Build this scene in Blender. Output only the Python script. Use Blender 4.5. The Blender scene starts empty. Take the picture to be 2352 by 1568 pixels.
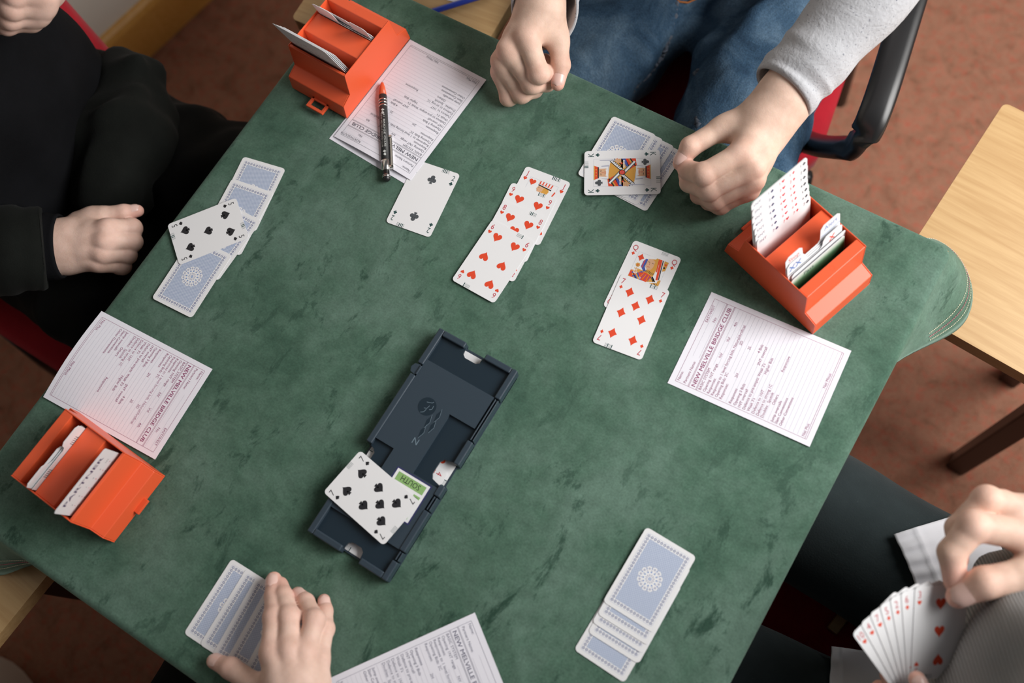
import bpy, bmesh, math, random
import numpy as np
from mathutils import Vector, Matrix, Euler
random.seed(7)
SC = bpy.context.scene
COL = SC.collection
R = math.radians
TOP = 0.72                      # height of the card table's top above the floor

# ------------------------------------------------------------------ camera
def _rot(a, b, c):
    rz = lambda t: np.array([[math.cos(t), -math.sin(t), 0], [math.sin(t), math.cos(t), 0], [0, 0, 1]])
    rx = lambda t: np.array([[1, 0, 0], [0, math.cos(t), -math.sin(t)], [0, math.sin(t), math.cos(t)]])
    return rz(a) @ rx(b) @ rz(c)
CR = _rot(R(46.6898), R(19.9476), R(-16.1654))
CH, CF = 1.04409, 2289.94
cd = bpy.data.cameras.new('camera'); cam = bpy.data.objects.new('camera', cd); COL.objects.link(cam)
cd.sensor_width = 36; cd.lens = CF / 2352 * 36; cd.clip_start = .02
M = Matrix([list(CR[i]) + [0] for i in range(3)] + [[0, 0, 0, 1]])
cam.matrix_world = Matrix.Translation((0, 0, TOP + CH)) @ M
cd.dof.use_dof = True; cd.dof.focus_distance = 1.16; cd.dof.aperture_fstop = 2.8
SC.camera = cam
# ------------------------------------------------------------------ world, light, exposure
w = bpy.data.worlds.new('world'); SC.world = w; w.use_nodes = True
bg = w.node_tree.nodes['Background']; bg.inputs[0].default_value = (.93, .95, 1, 1); bg.inputs[1].default_value = .095
def area(name, loc, target, sx, sy, power, col):
    d = bpy.data.lights.new(name, 'AREA'); d.shape = 'RECTANGLE'; d.size = sx; d.size_y = sy; d.energy = power; d.color = col
    o = bpy.data.objects.new(name, d); COL.objects.link(o); o.location = loc
    o.rotation_euler = (Vector(target) - Vector(loc)).to_track_quat('-Z', 'Y').to_euler()
    return o
area('window_daylight', (1.24, 1.08, 1.95), (-.1, .2, .72), 1.6, 1.2, 74, (1, .985, .96))
vs = SC.view_settings
vs.view_transform = 'Standard'; vs.look = 'None'; vs.gamma = 1; vs.exposure = 0; vs.use_curve_mapping = False
SC.cycles.use_denoising = True if hasattr(SC, 'cycles') else False

# ------------------------------------------------------------------ helpers
def T(u, v, h=0.0):
    """world point at height h above the table top seen at photo pixel (u, v)"""
    d = CR @ np.array([(u - 1176) / CF, -(v - 784) / CF, -1.0])
    t = (h - CH) / d[2]
    return np.array([d[0] * t, d[1] * t, TOP + h])
def tag(o, label=None, cat=None, group=None, kind=None):
    if label: o['label'] = label
    if cat: o['category'] = cat
    if group: o['group'] = group
    if kind: o['kind'] = kind
    return o
def empty(name, loc=(0, 0, 0), rz=0, label=None, cat=None, group=None):
    o = bpy.data.objects.new(name, None); COL.objects.link(o); o.location = loc; o.rotation_euler = (0, 0, rz)
    o.empty_display_size = .05
    return tag(o, label, cat, group)
def link(name, me, parent=None):
    o = bpy.data.objects.new(name, me); COL.objects.link(o)
    if parent is not None: o.parent = parent
    return o
def bevel(o, w=.001, seg=2, ang=35):
    m = o.modifiers.new('bevel', 'BEVEL'); m.width = w; m.segments = seg; m.limit_method = 'ANGLE'; m.angle_limit = R(ang)
    return o
class MB:
    def __init__(s): s.v = []; s.f = []; s.m = []
    def poly(s, pts, m=0):
        b = len(s.v); s.v += [tuple(map(float, p)) for p in pts]; s.f.append(tuple(range(b, b + len(pts)))); s.m.append(m)
    def add(s, vs, fs, m=0):
        b = len(s.v); s.v += [tuple(map(float, p)) for p in vs]
        for f in fs: s.f.append(tuple(b + i for i in f)); s.m.append(m)
    def box(s, x0, x1, y0, y1, z0, z1, m=0):
        s.add([(x0, y0, z0), (x1, y0, z0), (x1, y1, z0), (x0, y1, z0), (x0, y0, z1), (x1, y0, z1), (x1, y1, z1), (x0, y1, z1)],
              [(0, 3, 2, 1), (4, 5, 6, 7), (0, 1, 5, 4), (1, 2, 6, 5), (2, 3, 7, 6), (3, 0, 4, 7)], m)
    def prism(s, pts, z0, z1, m=0, mtop=None):
        n = len(pts); vs = [(x, y, z0) for x, y in pts] + [(x, y, z1) for x, y in pts]
        s.add(vs, [tuple(range(n - 1, -1, -1))] + [(i, (i + 1) % n, n + (i + 1) % n, n + i) for i in range(n)], m)
        b = len(s.v); s.v += vs[n:]; s.f.append(tuple(range(b, b + n))); s.m.append(m if mtop is None else mtop)
    def flat(s, pts, z, m=0, ox=0, oy=0, sc=1, rot=0):
        c, q = math.cos(rot), math.sin(rot)
        s.poly([(ox + sc * (x * c - y * q), oy + sc * (x * q + y * c), z) for x, y in pts], m)
    def tube(s, pts, rad, n=12, m=0, caps=True, ell=1.0, up=None, shape=None):
        """loft along pts; rad is a list; ell flattens along the 'up' axis"""
        P = [Vector(p) for p in pts]; rings = []
        for i, p in enumerate(P):
            d = (P[min(i + 1, len(P) - 1)] - P[max(i - 1, 0)]).normalized()
            u = Vector(up) if up is not None else (Vector((0, 0, 1)) if abs(d.z) < .9 else Vector((1, 0, 0)))
            a = d.cross(u).normalized(); b = a.cross(d).normalized()
            r = rad[i] if isinstance(rad, (list, tuple, np.ndarray)) else rad
            ring = []
            for k in range(n):
                t = 2 * math.pi * k / n
                q = 1.0 if shape is None else shape(i, t)
                ring.append(p + a * (math.cos(t) * r * q) + b * (math.sin(t) * r * ell * q))
            rings.append(ring)
        vs = [v for r_ in rings for v in r_]; fs = []
        for i in range(len(P) - 1):
            for k in range(n): fs.append((i * n + k, i * n + (k + 1) % n, (i + 1) * n + (k + 1) % n, (i + 1) * n + k))
        if caps: fs += [tuple(range(n - 1, -1, -1)), tuple((len(P) - 1) * n + k for k in range(n))]
        s.add(vs, fs, m)
    def mesh(s, name, mats, smooth=False):
        me = bpy.data.meshes.new(name); me.from_pydata(s.v, [], s.f)
        for x in mats: me.materials.append(x)
        me.polygons.foreach_set('material_index', s.m)
        if smooth: me.polygons.foreach_set('use_smooth', [True] * len(s.f))
        me.update(); return me
    def build(s, name, mats, parent=None, smooth=False):
        return link(name, s.mesh(name, mats if isinstance(mats, (list, tuple)) else [mats], smooth), parent)
def rrect(w, h, r, n=6, cx=0, cy=0):
    out = []
    for (sx, sy, a0) in ((1, 1, 0), (-1, 1, 90), (-1, -1, 180), (1, -1, 270)):
        for i in range(n + 1):
            a = R(a0 + 90 * i / n); out.append((cx + sx * (w / 2 - r) + r * math.cos(a), cy + sy * (h / 2 - r) + r * math.sin(a)))
    return out
def circ(r, n=16, cx=0, cy=0): return [(cx + r * math.cos(2 * math.pi * i / n), cy + r * math.sin(2 * math.pi * i / n)) for i in range(n)]
_tc = {}
def text_geo(s, bold=False):
    k = (s, bold)
    if k not in _tc:
        c = bpy.data.curves.new('txt', 'FONT'); c.body = s; c.size = 1; c.resolution_u = 2; c.fill_mode = 'FRONT'
        if bold: c.offset = .013
        o = bpy.data.objects.new('txt', c); COL.objects.link(o)
        dg = bpy.context.evaluated_depsgraph_get(); dg.update()
        me = bpy.data.meshes.new_from_object(o.evaluated_get(dg))
        vs = [(v.co.x, v.co.y) for v in me.vertices]; fs = [tuple(p.vertices) for p in me.polygons]
        bpy.data.objects.remove(o); bpy.data.curves.remove(c); bpy.data.meshes.remove(me)
        _tc[k] = (vs, fs)
    return _tc[k]
def text(mb, s, x, y, z, size, m, rot=0, align='l', bold=False, width=None, xf=None, thin=1.0):
    if bold:                                    # heavier strokes: three copies a hair apart
        for i, (dx, dy) in enumerate(((-.022, 0), (0, .012), (.022, -.006))):
            text(mb, s, x + (dx * math.cos(rot) - dy * math.sin(rot)) * size, y + (dx * math.sin(rot) + dy * math.cos(rot)) * size, z + i * .000012, size, m, rot, align, False, width, xf, thin)
        return
    vs, fs = text_geo(s, False)
    if not vs: return
    x0 = min(v[0] for v in vs); x1 = max(v[0] for v in vs)
    sx = size * thin if width is None else width / max(x1 - x0, 1e-6)
    off = {'l': x0, 'c': (x0 + x1) / 2, 'r': x1}[align]
    yo = 0
    if align == 'c': yo = .35
    c, q = math.cos(rot), math.sin(rot); out = []
    for a, b in vs:
        a = (a - off) * sx; b = (b - yo) * size
        p = (x + a * c - b * q, y + a * q + b * c, z)
        out.append(xf(p) if xf else p)
    mb.add(out, fs, m)

# ------------------------------------------------------------------ materials
def mat(name, col, rough=.5, metal=0, spec=.5, **kw):
    m = bpy.data.materials.new(name); m.use_nodes = True
    b = m.node_tree.nodes['Principled BSDF']
    b.inputs['Base Color'].default_value = (*col, 1); b.inputs['Roughness'].default_value = rough
    b.inputs['Metallic'].default_value = metal; b.inputs['Specular IOR Level'].default_value = spec
    for k, v in kw.items(): b.inputs[k].default_value = v
    return m
class N:
    def __init__(s, m): s.m = m; s.t = m.node_tree; s.b = s.t.nodes['Principled BSDF']
    def n(s, typ, **kw):
        x = s.t.nodes.new(typ)
        for k, v in kw.items():
            if k.startswith('i_'):
                key = k[2:]
                x.inputs[int(key) if key.isdigit() else key].default_value = v
            else: setattr(x, k, v)
        return x
    def l(s, a, b): s.t.links.new(a, b)
    def coord(s, scale=1, kind='Object', rot=(0, 0, 0)):
        tc = s.n('ShaderNodeTexCoord'); mp = s.n('ShaderNodeMapping')
        sc = scale if isinstance(scale, (tuple, list)) else (scale,) * 3
        mp.inputs['Scale'].default_value = sc; mp.inputs['Rotation'].default_value = rot
        s.l(tc.outputs[kind], mp.inputs[0]); return mp.outputs[0]
    def noise(s, vec, scale, detail=3, rough=.5, dist=0):
        x = s.n('ShaderNodeTexNoise'); x.inputs['Scale'].default_value = scale; x.inputs['Detail'].default_value = detail
        x.inputs['Roughness'].default_value = rough; x.inputs['Distortion'].default_value = dist; s.l(vec, x.inputs['Vector']); return x.outputs['Fac']
    def ramp(s, fac, stops):
        x = s.n('ShaderNodeValToRGB'); e = x.color_ramp.elements
        while len(e) < len(stops): e.new(.5)
        for i, (p, c) in enumerate(stops):
            e[i].position = p; e[i].color = (*c, 1) if len(c) == 3 else c
        s.l(fac, x.inputs[0]); return x.outputs[0]
    def mix(s, fac, a, b, mode='MIX'):
        x = s.n('ShaderNodeMix', data_type='RGBA', blend_type=mode)
        for sock, val in ((x.inputs[0], fac), (x.inputs[6], a), (x.inputs[7], b)):
            if isinstance(val, bpy.types.NodeSocket): s.l(val, sock)
            elif isinstance(val, (int, float)): sock.default_value = val
            else: sock.default_value = (*val, 1)
        return x.outputs[2]
    def col(s, c): s.l(c, s.b.inputs['Base Color'])
    def bump(s, fac, strength=.2, dist=.001):
        x = s.n('ShaderNodeBump'); x.inputs['Strength'].default_value = strength; x.inputs['Distance'].default_value = dist
        s.l(fac, x.inputs['Height']); s.l(x.outputs[0], s.b.inputs['Normal'])
G3 = lambda v: (v, v, v)
WHITE = mat('card_stock', (.80, .80, .815), .42)
PAPER = mat('paper', (.80, .79, .86), .8, spec=.2)
RED = mat('print_red', (.72, .065, .022), .45)
DRED = mat('print_dark_red', (.50, .03, .05), .45)
BLACK = mat('print_black', (.018, .018, .022), .45)
CLUB = mat('print_grey_black', (.075, .085, .095), .45)
GREENK = mat('print_dark_green', (.02, .07, .07), .45)
BLUE = mat('print_blue', (.06, .09, .36), .45)
YEL = mat('print_yellow', (.66, .33, .06), .45)
PEACH = mat('print_peach', (.68, .40, .24), .45)
PGREY = mat('print_pale_grey', (.45, .46, .56), .45)
LBLUE = mat('print_light_blue', (.10, .22, .52), .45)
MAROON = mat('print_maroon', (.30, .075, .17), .7)
SLATE = mat('print_slate', (.12, .12, .15), .7)
SLATE2 = mat('print_slate_blue', (.17, .17, .24), .7)
LINE = mat('print_faint_line', (.60, .585, .66), .7)
FLOWER = mat('back_print_flower', (.10, .13, .29), .45)
FRAMEL = mat('back_print_line', (.42, .47, .66), .45)
PINK = mat('print_pink', (.70, .12, .16), .45)
CARDMATS = [WHITE, RED, BLACK, CLUB, DRED, BLUE, YEL, PEACH, PGREY, GREENK, PINK]
PK_ = 10
W_, R_, K_, C_, D_, B_, Y_, P_, G_, N_ = range(10)
def back_mat():
    m = mat('back_print_weave', (.4, .45, .6), .45); n = N(m)
    v = n.coord(1.0, rot=(0, 0, R(28)))
    c = n.n('ShaderNodeTexChecker'); c.inputs['Scale'].default_value = 780; n.l(v, c.inputs['Vector'])
    n.col(n.mix(c.outputs['Fac'], (.33, .40, .56), (.54, .59, .71))); return m
WEAVE = back_mat()
BACKMATS = [WHITE, WEAVE, FLOWER, FRAMEL, LBLUE, PGREY]
ORANGE = mat('orange_plastic', (.78, .105, .034), .38, spec=.45)
n_ = N(ORANGE); n_.bump(n_.noise(n_.coord(1), 900, 2), .05, .0004)
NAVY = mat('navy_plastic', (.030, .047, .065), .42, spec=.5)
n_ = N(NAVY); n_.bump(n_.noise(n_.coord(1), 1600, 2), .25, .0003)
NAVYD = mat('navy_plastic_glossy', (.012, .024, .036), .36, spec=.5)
NAVYL = mat('navy_plastic_pale', (.16, .22, .27), .4)  # paler navy: emblem strokes, the N and one side of each lozenge
BLKP = mat('black_plastic', (.012, .012, .013), .33, spec=.6)
CHROME = mat('chrome', (.72, .70, .67), .18, metal=1)
DKWOOD = mat('dark_wood', (.045, .022, .014), .45)
def velvet():
    m = mat('green_velvet', (.05, .1, .07), .85, spec=.12); n = N(m)
    n.b.inputs['Sheen Weight'].default_value = .40; n.b.inputs['Sheen Roughness'].default_value = .45
    n.b.inputs['Sheen Tint'].default_value = (.55, .80, .68, 1)
    v = n.coord(1)
    n1 = n.noise(v, 7, 8, .68, .25); n2 = n.noise(n.coord((1, .5, 1), rot=(0, 0, R(-25))), 30, 7, .72, .35); n5 = n.noise(v, 60, 6, .7); n3 = n.noise(v, 420, 2)
    n4 = n.noise(v, 2.2, 2, .5)
    big = n.ramp(n1, [(.30, (.038, .088, .060)), (.46, (.074, .142, .102)), (.62, (.112, .188, .146))])
    mar = n.ramp(n2, [(.35, G3(0)), (.44, G3(1))])
    zone = n.ramp(n4, [(.34, G3(1)), (.56, G3(0))])
    mk = n.mix(1.0, mar, zone, 'LIGHTEN'); big = n.mix(1.0, big, n.ramp(n5, [(.32, G3(.80)), (.66, G3(1.10))]), 'MULTIPLY')
    c = n.mix(mk, (.026, .062, .043), big)
    fine = n.ramp(n3, [(.3, G3(.86)), (.7, G3(1.1))])
    n.col(n.mix(1.0, c, fine, 'MULTIPLY')); n.bump(n3, .18, .0006); return m
VELVET = velvet()
def carpet():
    m = mat('red_brown_carpet', (.2, .08, .05), .95, spec=.1); n = N(m); v = n.coord(1)
    a = n.noise(v, 26, 5, .7, .6); b = n.noise(v, 70, 3, .7); f = n.noise(v, 480, 2)
    c = n.ramp(a, [(.30, (.22, .105, .066)), (.44, (.32, .155, .100)), (.58, (.37, .18, .118)), (.72, (.46, .16, .105))])
    c = n.mix(n.ramp(b, [(.50, G3(0)), (.72, G3(.75))]), c, (.46, .11, .07))
    n.col(n.mix(1.0, c, n.ramp(f, [(.3, G3(.75)), (.7, G3(1.15))]), 'MULTIPLY')); n.bump(f, .5, .003); return m
CARPET = carpet()
def wood(name, a, b, sc=(2.5, 40, 40), rough=.42):
    m = mat(name, a, rough); n = N(m)
    f = n.noise(n.coord(sc), 3.0, 4, .6, .5); n.col(n.ramp(f, [(.35, a), (.65, b)])); return m
BEECH = wood('beech_laminate', (.49, .295, .125), (.58, .375, .175))
OAKRED = wood('varnished_oak', (.70, .35, .07), (.78, .42, .11), (2, 30, 30), .35)
PLASTER = mat('cream_plaster', (.85, .80, .71), .9)
n_ = N(PLASTER); n_.bump(n_.noise(n_.coord(1), 60, 3), .1, .001)
def fabric(name, col, var=.25, scale=700, bump=.4, speck=None, rough=.9, sheen=.1, wr=None):
    m = mat(name, col, rough, spec=.12); n = N(m); n.b.inputs['Sheen Weight'].default_value = sheen
    v = n.coord(1); f = n.noise(v, scale, 2); g = n.noise(v, 14, 4, .6)
    c = n.ramp(g, [(.3, tuple(x * (1 - var) for x in col)), (.7, tuple(x * (1 + var) for x in col))])
    if speck: c = n.mix(n.ramp(n.noise(v, speck[1], 2, .7), [(speck[2], G3(0)), (speck[2] + .03, G3(1))]), c, speck[0])
    n.col(c)
    if wr: f = n.mix(.7, f, n.noise(n.coord((1, 1, 2.2), rot=(R(30), R(20), 0)), wr, 4, .6, 1.2))
    n.bump(f, bump, .0008 if not wr else .0035); return m
BLKWOOL = fabric('black_jersey', (.0042, .0044, .0055), .25, 500, sheen=0)
BLKTROU = fabric('black_trouser_cloth', (.0034, .0036, .0033), .35, 600, sheen=.02)
JACKET = fabric('black_green_jacket_cloth', (.0058, .0068, .0058), .3, 500, sheen=.02)
CHARC = fabric('charcoal_trouser_cloth', (.020, .028, .030), .22, 500, speck=((.10, .12, .12), 900, .72))
REDFAB = fabric('red_upholstery', (.36, .012, .022), .15, 900, .7)
HEATHER = fabric('heather_grey_jersey', (.50, .505, .53), .1, 300, .5, speck=((.12, .13, .17), 420, .66), wr=48)
SHIRT = fabric('white_cotton', (.68, .68, .72), .04, 1200, .15)
def denim():
    m = mat('blue_denim', (.02, .06, .13), .85, spec=.15); n = N(m); v = n.coord(1)
    g = n.noise(v, 11, 5, .65, .7); f = n.noise(n.coord((1, 1, .35)), 520, 2)
    c = n.ramp(g, [(.26, (.012, .028, .055)), (.44, (.033, .070, .120)), (.60, (.075, .128, .190)), (.78, (.145, .215, .285))])
    n.col(n.mix(1.0, c, n.ramp(f, [(.3, G3(.75)), (.7, G3(1.25))]), 'MULTIPLY')); n.bump(n.mix(.75, f, n.noise(n.coord((1, .5, 1), rot=(0, 0, R(30))), 26, 5, .65, 1.0)), .5, .006); return m
DENIM = denim()
SEAMW = fabric('frayed_denim_seam', (.13, .15, .19), .6, 260, .9)
STITCHO = mat('orange_thread', (.42, .14, .03), .8)
def ribbed():
    m = mat('grey_ribbed_knit', (.28, .28, .275), .95, spec=.1); n = N(m)
    wv = n.n('ShaderNodeTexWave', wave_type='BANDS', bands_direction='X'); wv.inputs['Scale'].default_value = 110; wv.inputs['Distortion'].default_value = 1.0
    wv.inputs['Detail'].default_value = 1
    n.l(n.coord(1, rot=(0, R(20), R(-38))), wv.inputs['Vector'])
    n.col(n.mix(wv.outputs['Fac'], (.24, .24, .235), (.38, .38, .38))); n.bump(wv.outputs['Fac'], .7, .003); return m
RIBBED = ribbed()
def skin(name, base, tip):
    m = mat(name, base, .55, spec=.3); n = N(m)
    at = n.n('ShaderNodeAttribute', attribute_name='tint'); v = n.coord(1)
    g = n.noise(v, 55, 4, .6); f = n.noise(v, 750, 3, .6)
    c = n.mix(at.outputs['Fac'], base, tip)
    c = n.mix(1.0, c, n.ramp(g, [(.3, (.88, .84, .82)), (.7, (1.06, 1.07, 1.08))]), 'MULTIPLY')
    n.col(c)
    n.b.inputs['Subsurface Weight'].default_value = .18; n.b.inputs['Subsurface Radius'].default_value = (.008, .003, .0015)
    n.b.inputs['Subsurface Scale'].default_value = .6
    n.bump(n.mix(.5, f, n.noise(n.coord((1, 1, 1)), 210, 4, .65)), .30, .0011); return m
SKIN_A = skin('fair_skin', (.73, .52, .415), (.78, .42, .34))
SKIN_B = skin('pale_skin', (.70, .495, .41), (.74, .40, .33))
NAIL = mat('fingernail', (.74, .50, .44), .25, spec=.5)

# ------------------------------------------------------------------ room
def slab(name, x0, x1, y0, y1, z0, z1, m):
    mb = MB(); mb.box(x0, x1, y0, y1, z0, z1); return tag(mb.build(name, m), kind='structure')
slab('floor', -1.60, 3.2, -2.6, 3.0, -.05, 0, CARPET)
wallm = MB(); wallm.box(-.12, 0, -3.0, 2.6, 0, 2.7); wo = tag(wallm.build('wall_left', PLASTER), kind='structure')
wo.location = (-1.516, .595, 0); wo.rotation_euler = (0, 0, R(-9.9))
bb = MB()
prof = [(0, 0), (.017, 0), (.017, .100), (.013, .112), (.006, .118), (0, .12)]
bb.add([(x, y, z) for y in (-3.0, 2.6) for x, z in prof], [tuple(range(5, -1, -1)), tuple(range(6, 12))] + [(i, (i + 1) % 6, 6 + (i + 1) % 6, 6 + i) for i in range(6)])
bo = tag(bb.build('baseboard_left', OAKRED), kind='structure'); bo.location = wo.location; bo.rotation_euler = wo.rotation_euler

slab('wall_back', -1.1, 3.2, 2.85, 2.95, 0, 2.7, PLASTER); slab('wall_right', 3.1, 3.2, -2.6, 2.85, 0, 2.7, PLASTER)
# ------------------------------------------------------------------ card table and its cloth
X0, X1, Y0, Y1 = -.718, .0957, -.217, .5946
ct = empty('card_table', ((X0 + X1) / 2, (Y0 + Y1) / 2, 0), 0, 'square wooden card table hidden under the green velvet cloth', 'table')
hw = (X1 - X0) / 2 - .006
mb = MB(); mb.box(-hw, hw, -hw, hw, TOP - .03, TOP - .0035); mb.box(-hw + .03, hw - .03, -hw + .03, hw - .03, TOP - .075, TOP - .03)
mb.build('tabletop', BEECH, ct)
for sx in (-1, 1):
    for sy in (-1, 1):
        mb = MB(); mb.tube([(sx * (hw - .09), sy * (hw - .09), 0), (sx * (hw - .09), sy * (hw - .09), TOP - .07)], [.014, .020], 8)
        mb.build('leg', DKWOOD, ct, True)
def cloth():
    """fitted velvet cover: rounded edge, short skirt, corners that flare out"""
    L = (X1 - X0) / 2; pts = []; nE = 64; rc = .016; nA = 10
    for k in range(4):
        nx, ny = [(1, 0), (0, 1), (-1, 0), (0, -1)][k]; tx, ty = -ny, nx
        for i in range(nE):                                     # straight edge, finer towards the corners
            a = -(L - rc) + 2 * (L - rc) * (.5 - .5 * math.cos(math.pi * i / nE))
            pts.append((nx * L + tx * a, ny * L + ty * a, nx, ny, L - rc - abs(a), k, (a + L) / (2 * L), a > 0))
        for i in range(nA):                                     # rounded corner
            t = math.pi / 2 * i / nA; c, q = math.cos(t), math.sin(t)
            pts.append((nx * (L - rc) + tx * (L - rc) + rc * (nx * c + tx * q), ny * (L - rc) + ty * (L - rc) + rc * (ny * c + ty * q), nx * c + tx * q, ny * c + ty * q, 0, k, 1, True))
    n = len(pts); r = .010; rows = []
    mid = 40
    def fl(p):
        wd = {(0, True): .085, (1, False): .032}.get((p[5], p[7]), .062); return math.exp(-(p[4] / wd) ** 2)
    ar = [(0, 0), (.3, 0), (.6, 0)] 
    prof_ = [(-r, 0), (-r * .62, -r * .09), (-r * .29, -r * .29), (-r * .09, -r * .62), (0, -r)]
    for (o_, z_) in prof_: rows.append([(p[0] + p[2] * o_, p[1] + p[3] * o_, z_) for p in pts])
    hem = []
    for j in range(1, 9):
        v = j / 8; row = []
        for p in pts:
            f = fl(p); drop = .040 + .056 * f
            out = f * .056 * v ** .85 + .003 * v * math.sin(p[6] * 37 + p[5] * 2) * (1 - f) - .006 * v * (1 - f)
            row.append((p[0] + p[2] * out, p[1] + p[3] * out, -r - drop * v))
        rows.append(row)
    row = []                                   # hem turned under
    for p, q in zip(pts, rows[-1]): row.append((q[0] - p[2] * .004, q[1] - p[3] * .004, q[2] + .002))
    rows.append(row)
    row = []
    for p, q in zip(pts, rows[-3]): row.append((q[0] - p[2] * .004, q[1] - p[3] * .004, q[2]))
    rows.append(row)
    vs = [v for r_ in rows for v in r_]; fs = []
    for i in range(len(rows) - 1):
        for k in range(n): fs.append((i * n + k, (i + 1) * n + k, (i + 1) * n + (k + 1) % n, i * n + (k + 1) % n))
    vs.append((0, 0, 0))
    for k in range(n): fs.append((k, (k + 1) % n, len(vs) - 1))
    mb = MB(); mb.add(vs, fs); o = mb.build('tablecloth', [VELVET], None, True)
    o.location = ((X0 + X1) / 2, (Y0 + Y1) / 2, TOP)
    tag(o, 'dark green velvet cloth covering the whole card table, brushed with marks', 'tablecloth')
    return o, rows, pts
tc, crow, cpts = cloth()
mb = MB()
for (ri, fr, m) in ((8, .9, 0), (9, .75, 1), (10, .6, 0)):
    for k in range(len(cpts)):
        dc = cpts[k][4]
        if dc > .075: continue
        a = Vector(crow[ri][k]).lerp(Vector(crow[ri + 1][k]), max(fr, 0)) if fr >= 0 else Vector(crow[ri][k]).lerp(Vector(crow[ri - 1][k]), .35)
        k2 = (k + 1) % len(cpts)
        b = Vector(crow[ri][k2]).lerp(Vector(crow[ri + 1][k2]), max(fr, 0)) if fr >= 0 else Vector(crow[ri][k2]).lerp(Vector(crow[ri - 1][k2]), .35)
        ln = (b - a).length
        if ln < 1e-5: continue
        nd = max(1, round(ln / .0030)); nn = Vector((cpts[k][2], cpts[k][3], .25)) * .0008
        for q in range(nd):
            s_ = a.lerp(b, (q + .15) / nd) + nn; e_ = a.lerp(b, (q + .8) / nd) + nn
            mb.tube([s_, e_], .00042, 5, m)
so = tag(mb.build('stitching', [mat('cream_thread', (.62, .60, .45), .8), mat('pink_thread', (.50, .16, .20), .8)], tc), kind='stuff')

# ------------------------------------------------------------------ side tables at the corners
def side_table(loc, rz, lx, ly, ztop, legs, label):
    o = empty('side_table', (loc[0], loc[1], 0), R(rz), label, 'table')
    mb = MB(); mb.prism(rrect(lx, ly, .008, 4, lx / 2, ly / 2), ztop - .024, ztop)
    bevel(mb.build('tabletop', BEECH, o), .002)
    for (a, b) in legs:
        mb = MB(); mb.box(a - .016, a + .016, b - .016, b + .016, 0, ztop - .024); bevel(mb.build('leg', DKWOOD, o), .003)
    for i in (0, 2):
        mb = MB(); mb.box(legs[i][0], legs[i + 1][0], legs[i][1] - .01, legs[i][1] + .01, ztop - .07, ztop - .024); mb.build('apron', DKWOOD, o)
    return o
hs = -.13
pa, pb, pc = T(2307, 235, hs), T(2140, 740, hs), T(2352, 860, hs)
ex = Vector(pc - pb).normalized(); ey = Vector((-ex.y, ex.x, 0)); d = Vector(pa) - Vector(pb); lyy = d.dot(ey); shx = d.dot(ex)
org = Vector(pb) + ex * shx
ft = T(2200, 1065, -TOP); fl_ = Vector(ft) - org; fx = fl_.dot(ex); fy = fl_.dot(ey)
side_table((org.x, org.y), math.degrees(math.atan2(ex.y, ex.x)), .60, lyy, TOP + hs, [(fx, fy), (.55, fy), (fx, lyy - .05), (.55, lyy - .05)],
           'pale beech side table standing past the right corner of the green cloth')
pa = T(680, 28, -.10); pe = T(1148, 84, -.10)
st2 = side_table((pa[0], pa[1] - .012), 4, .275, .40, TOP - .10, [(.06, .08), (.22, .08), (.06, .34), (.22, .34)],
           'beech side table half hidden behind the far left corner of the cloth')
pa = T(107, 1323, -.10); pb = T(0, 1455, -.10); ey = Vector(pa - pb).normalized(); an = math.degrees(math.atan2(ey.y, ey.x)) - 90
ex = Vector((ey.y, -ey.x, 0)); o_ = Vector(pa) + ey * .03 - ex * .5 - ey * .5
side_table((o_.x, o_.y), an, .5, .5, TOP - .10, [(.06, .06), (.44, .06), (.06, .44), (.44, .44)],
           'beech side table under the near left corner of the cloth')
# paper and pen on the far side table
pq = T(975, 1, -.098)
mb = MB(); mb.prism(rrect(.13, .09, .002, 2), 0, .0004); o = mb.build('paper_sheet', PAPER); o.location = (pq[0] - .02, pq[1] + .055, TOP - .0995); o.rotation_euler = (0, 0, R(8))
tag(o, 'blank white paper at the top edge, on the far side table', 'paper')
bp = empty('ballpoint_pen', (pq[0] + .035, pq[1] + .002, TOP - .0945), R(48), 'blue ballpoint pen lying on the far side table at the top edge', 'pen')
mb = MB(); mb.tube([(-.06, 0, 0), (-.055, 0, 0), (.055, 0, 0), (.06, 0, 0)], [.003, .004, .004, .003], 10); mb.build('barrel', mat('blue_plastic', (.02, .05, .40), .3), bp, True)
mb = MB(); mb.tube([(.06, 0, 0), (.073, 0, 0)], [.003, .0006], 10); mb.build('tip', CHROME, bp, True)

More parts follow.
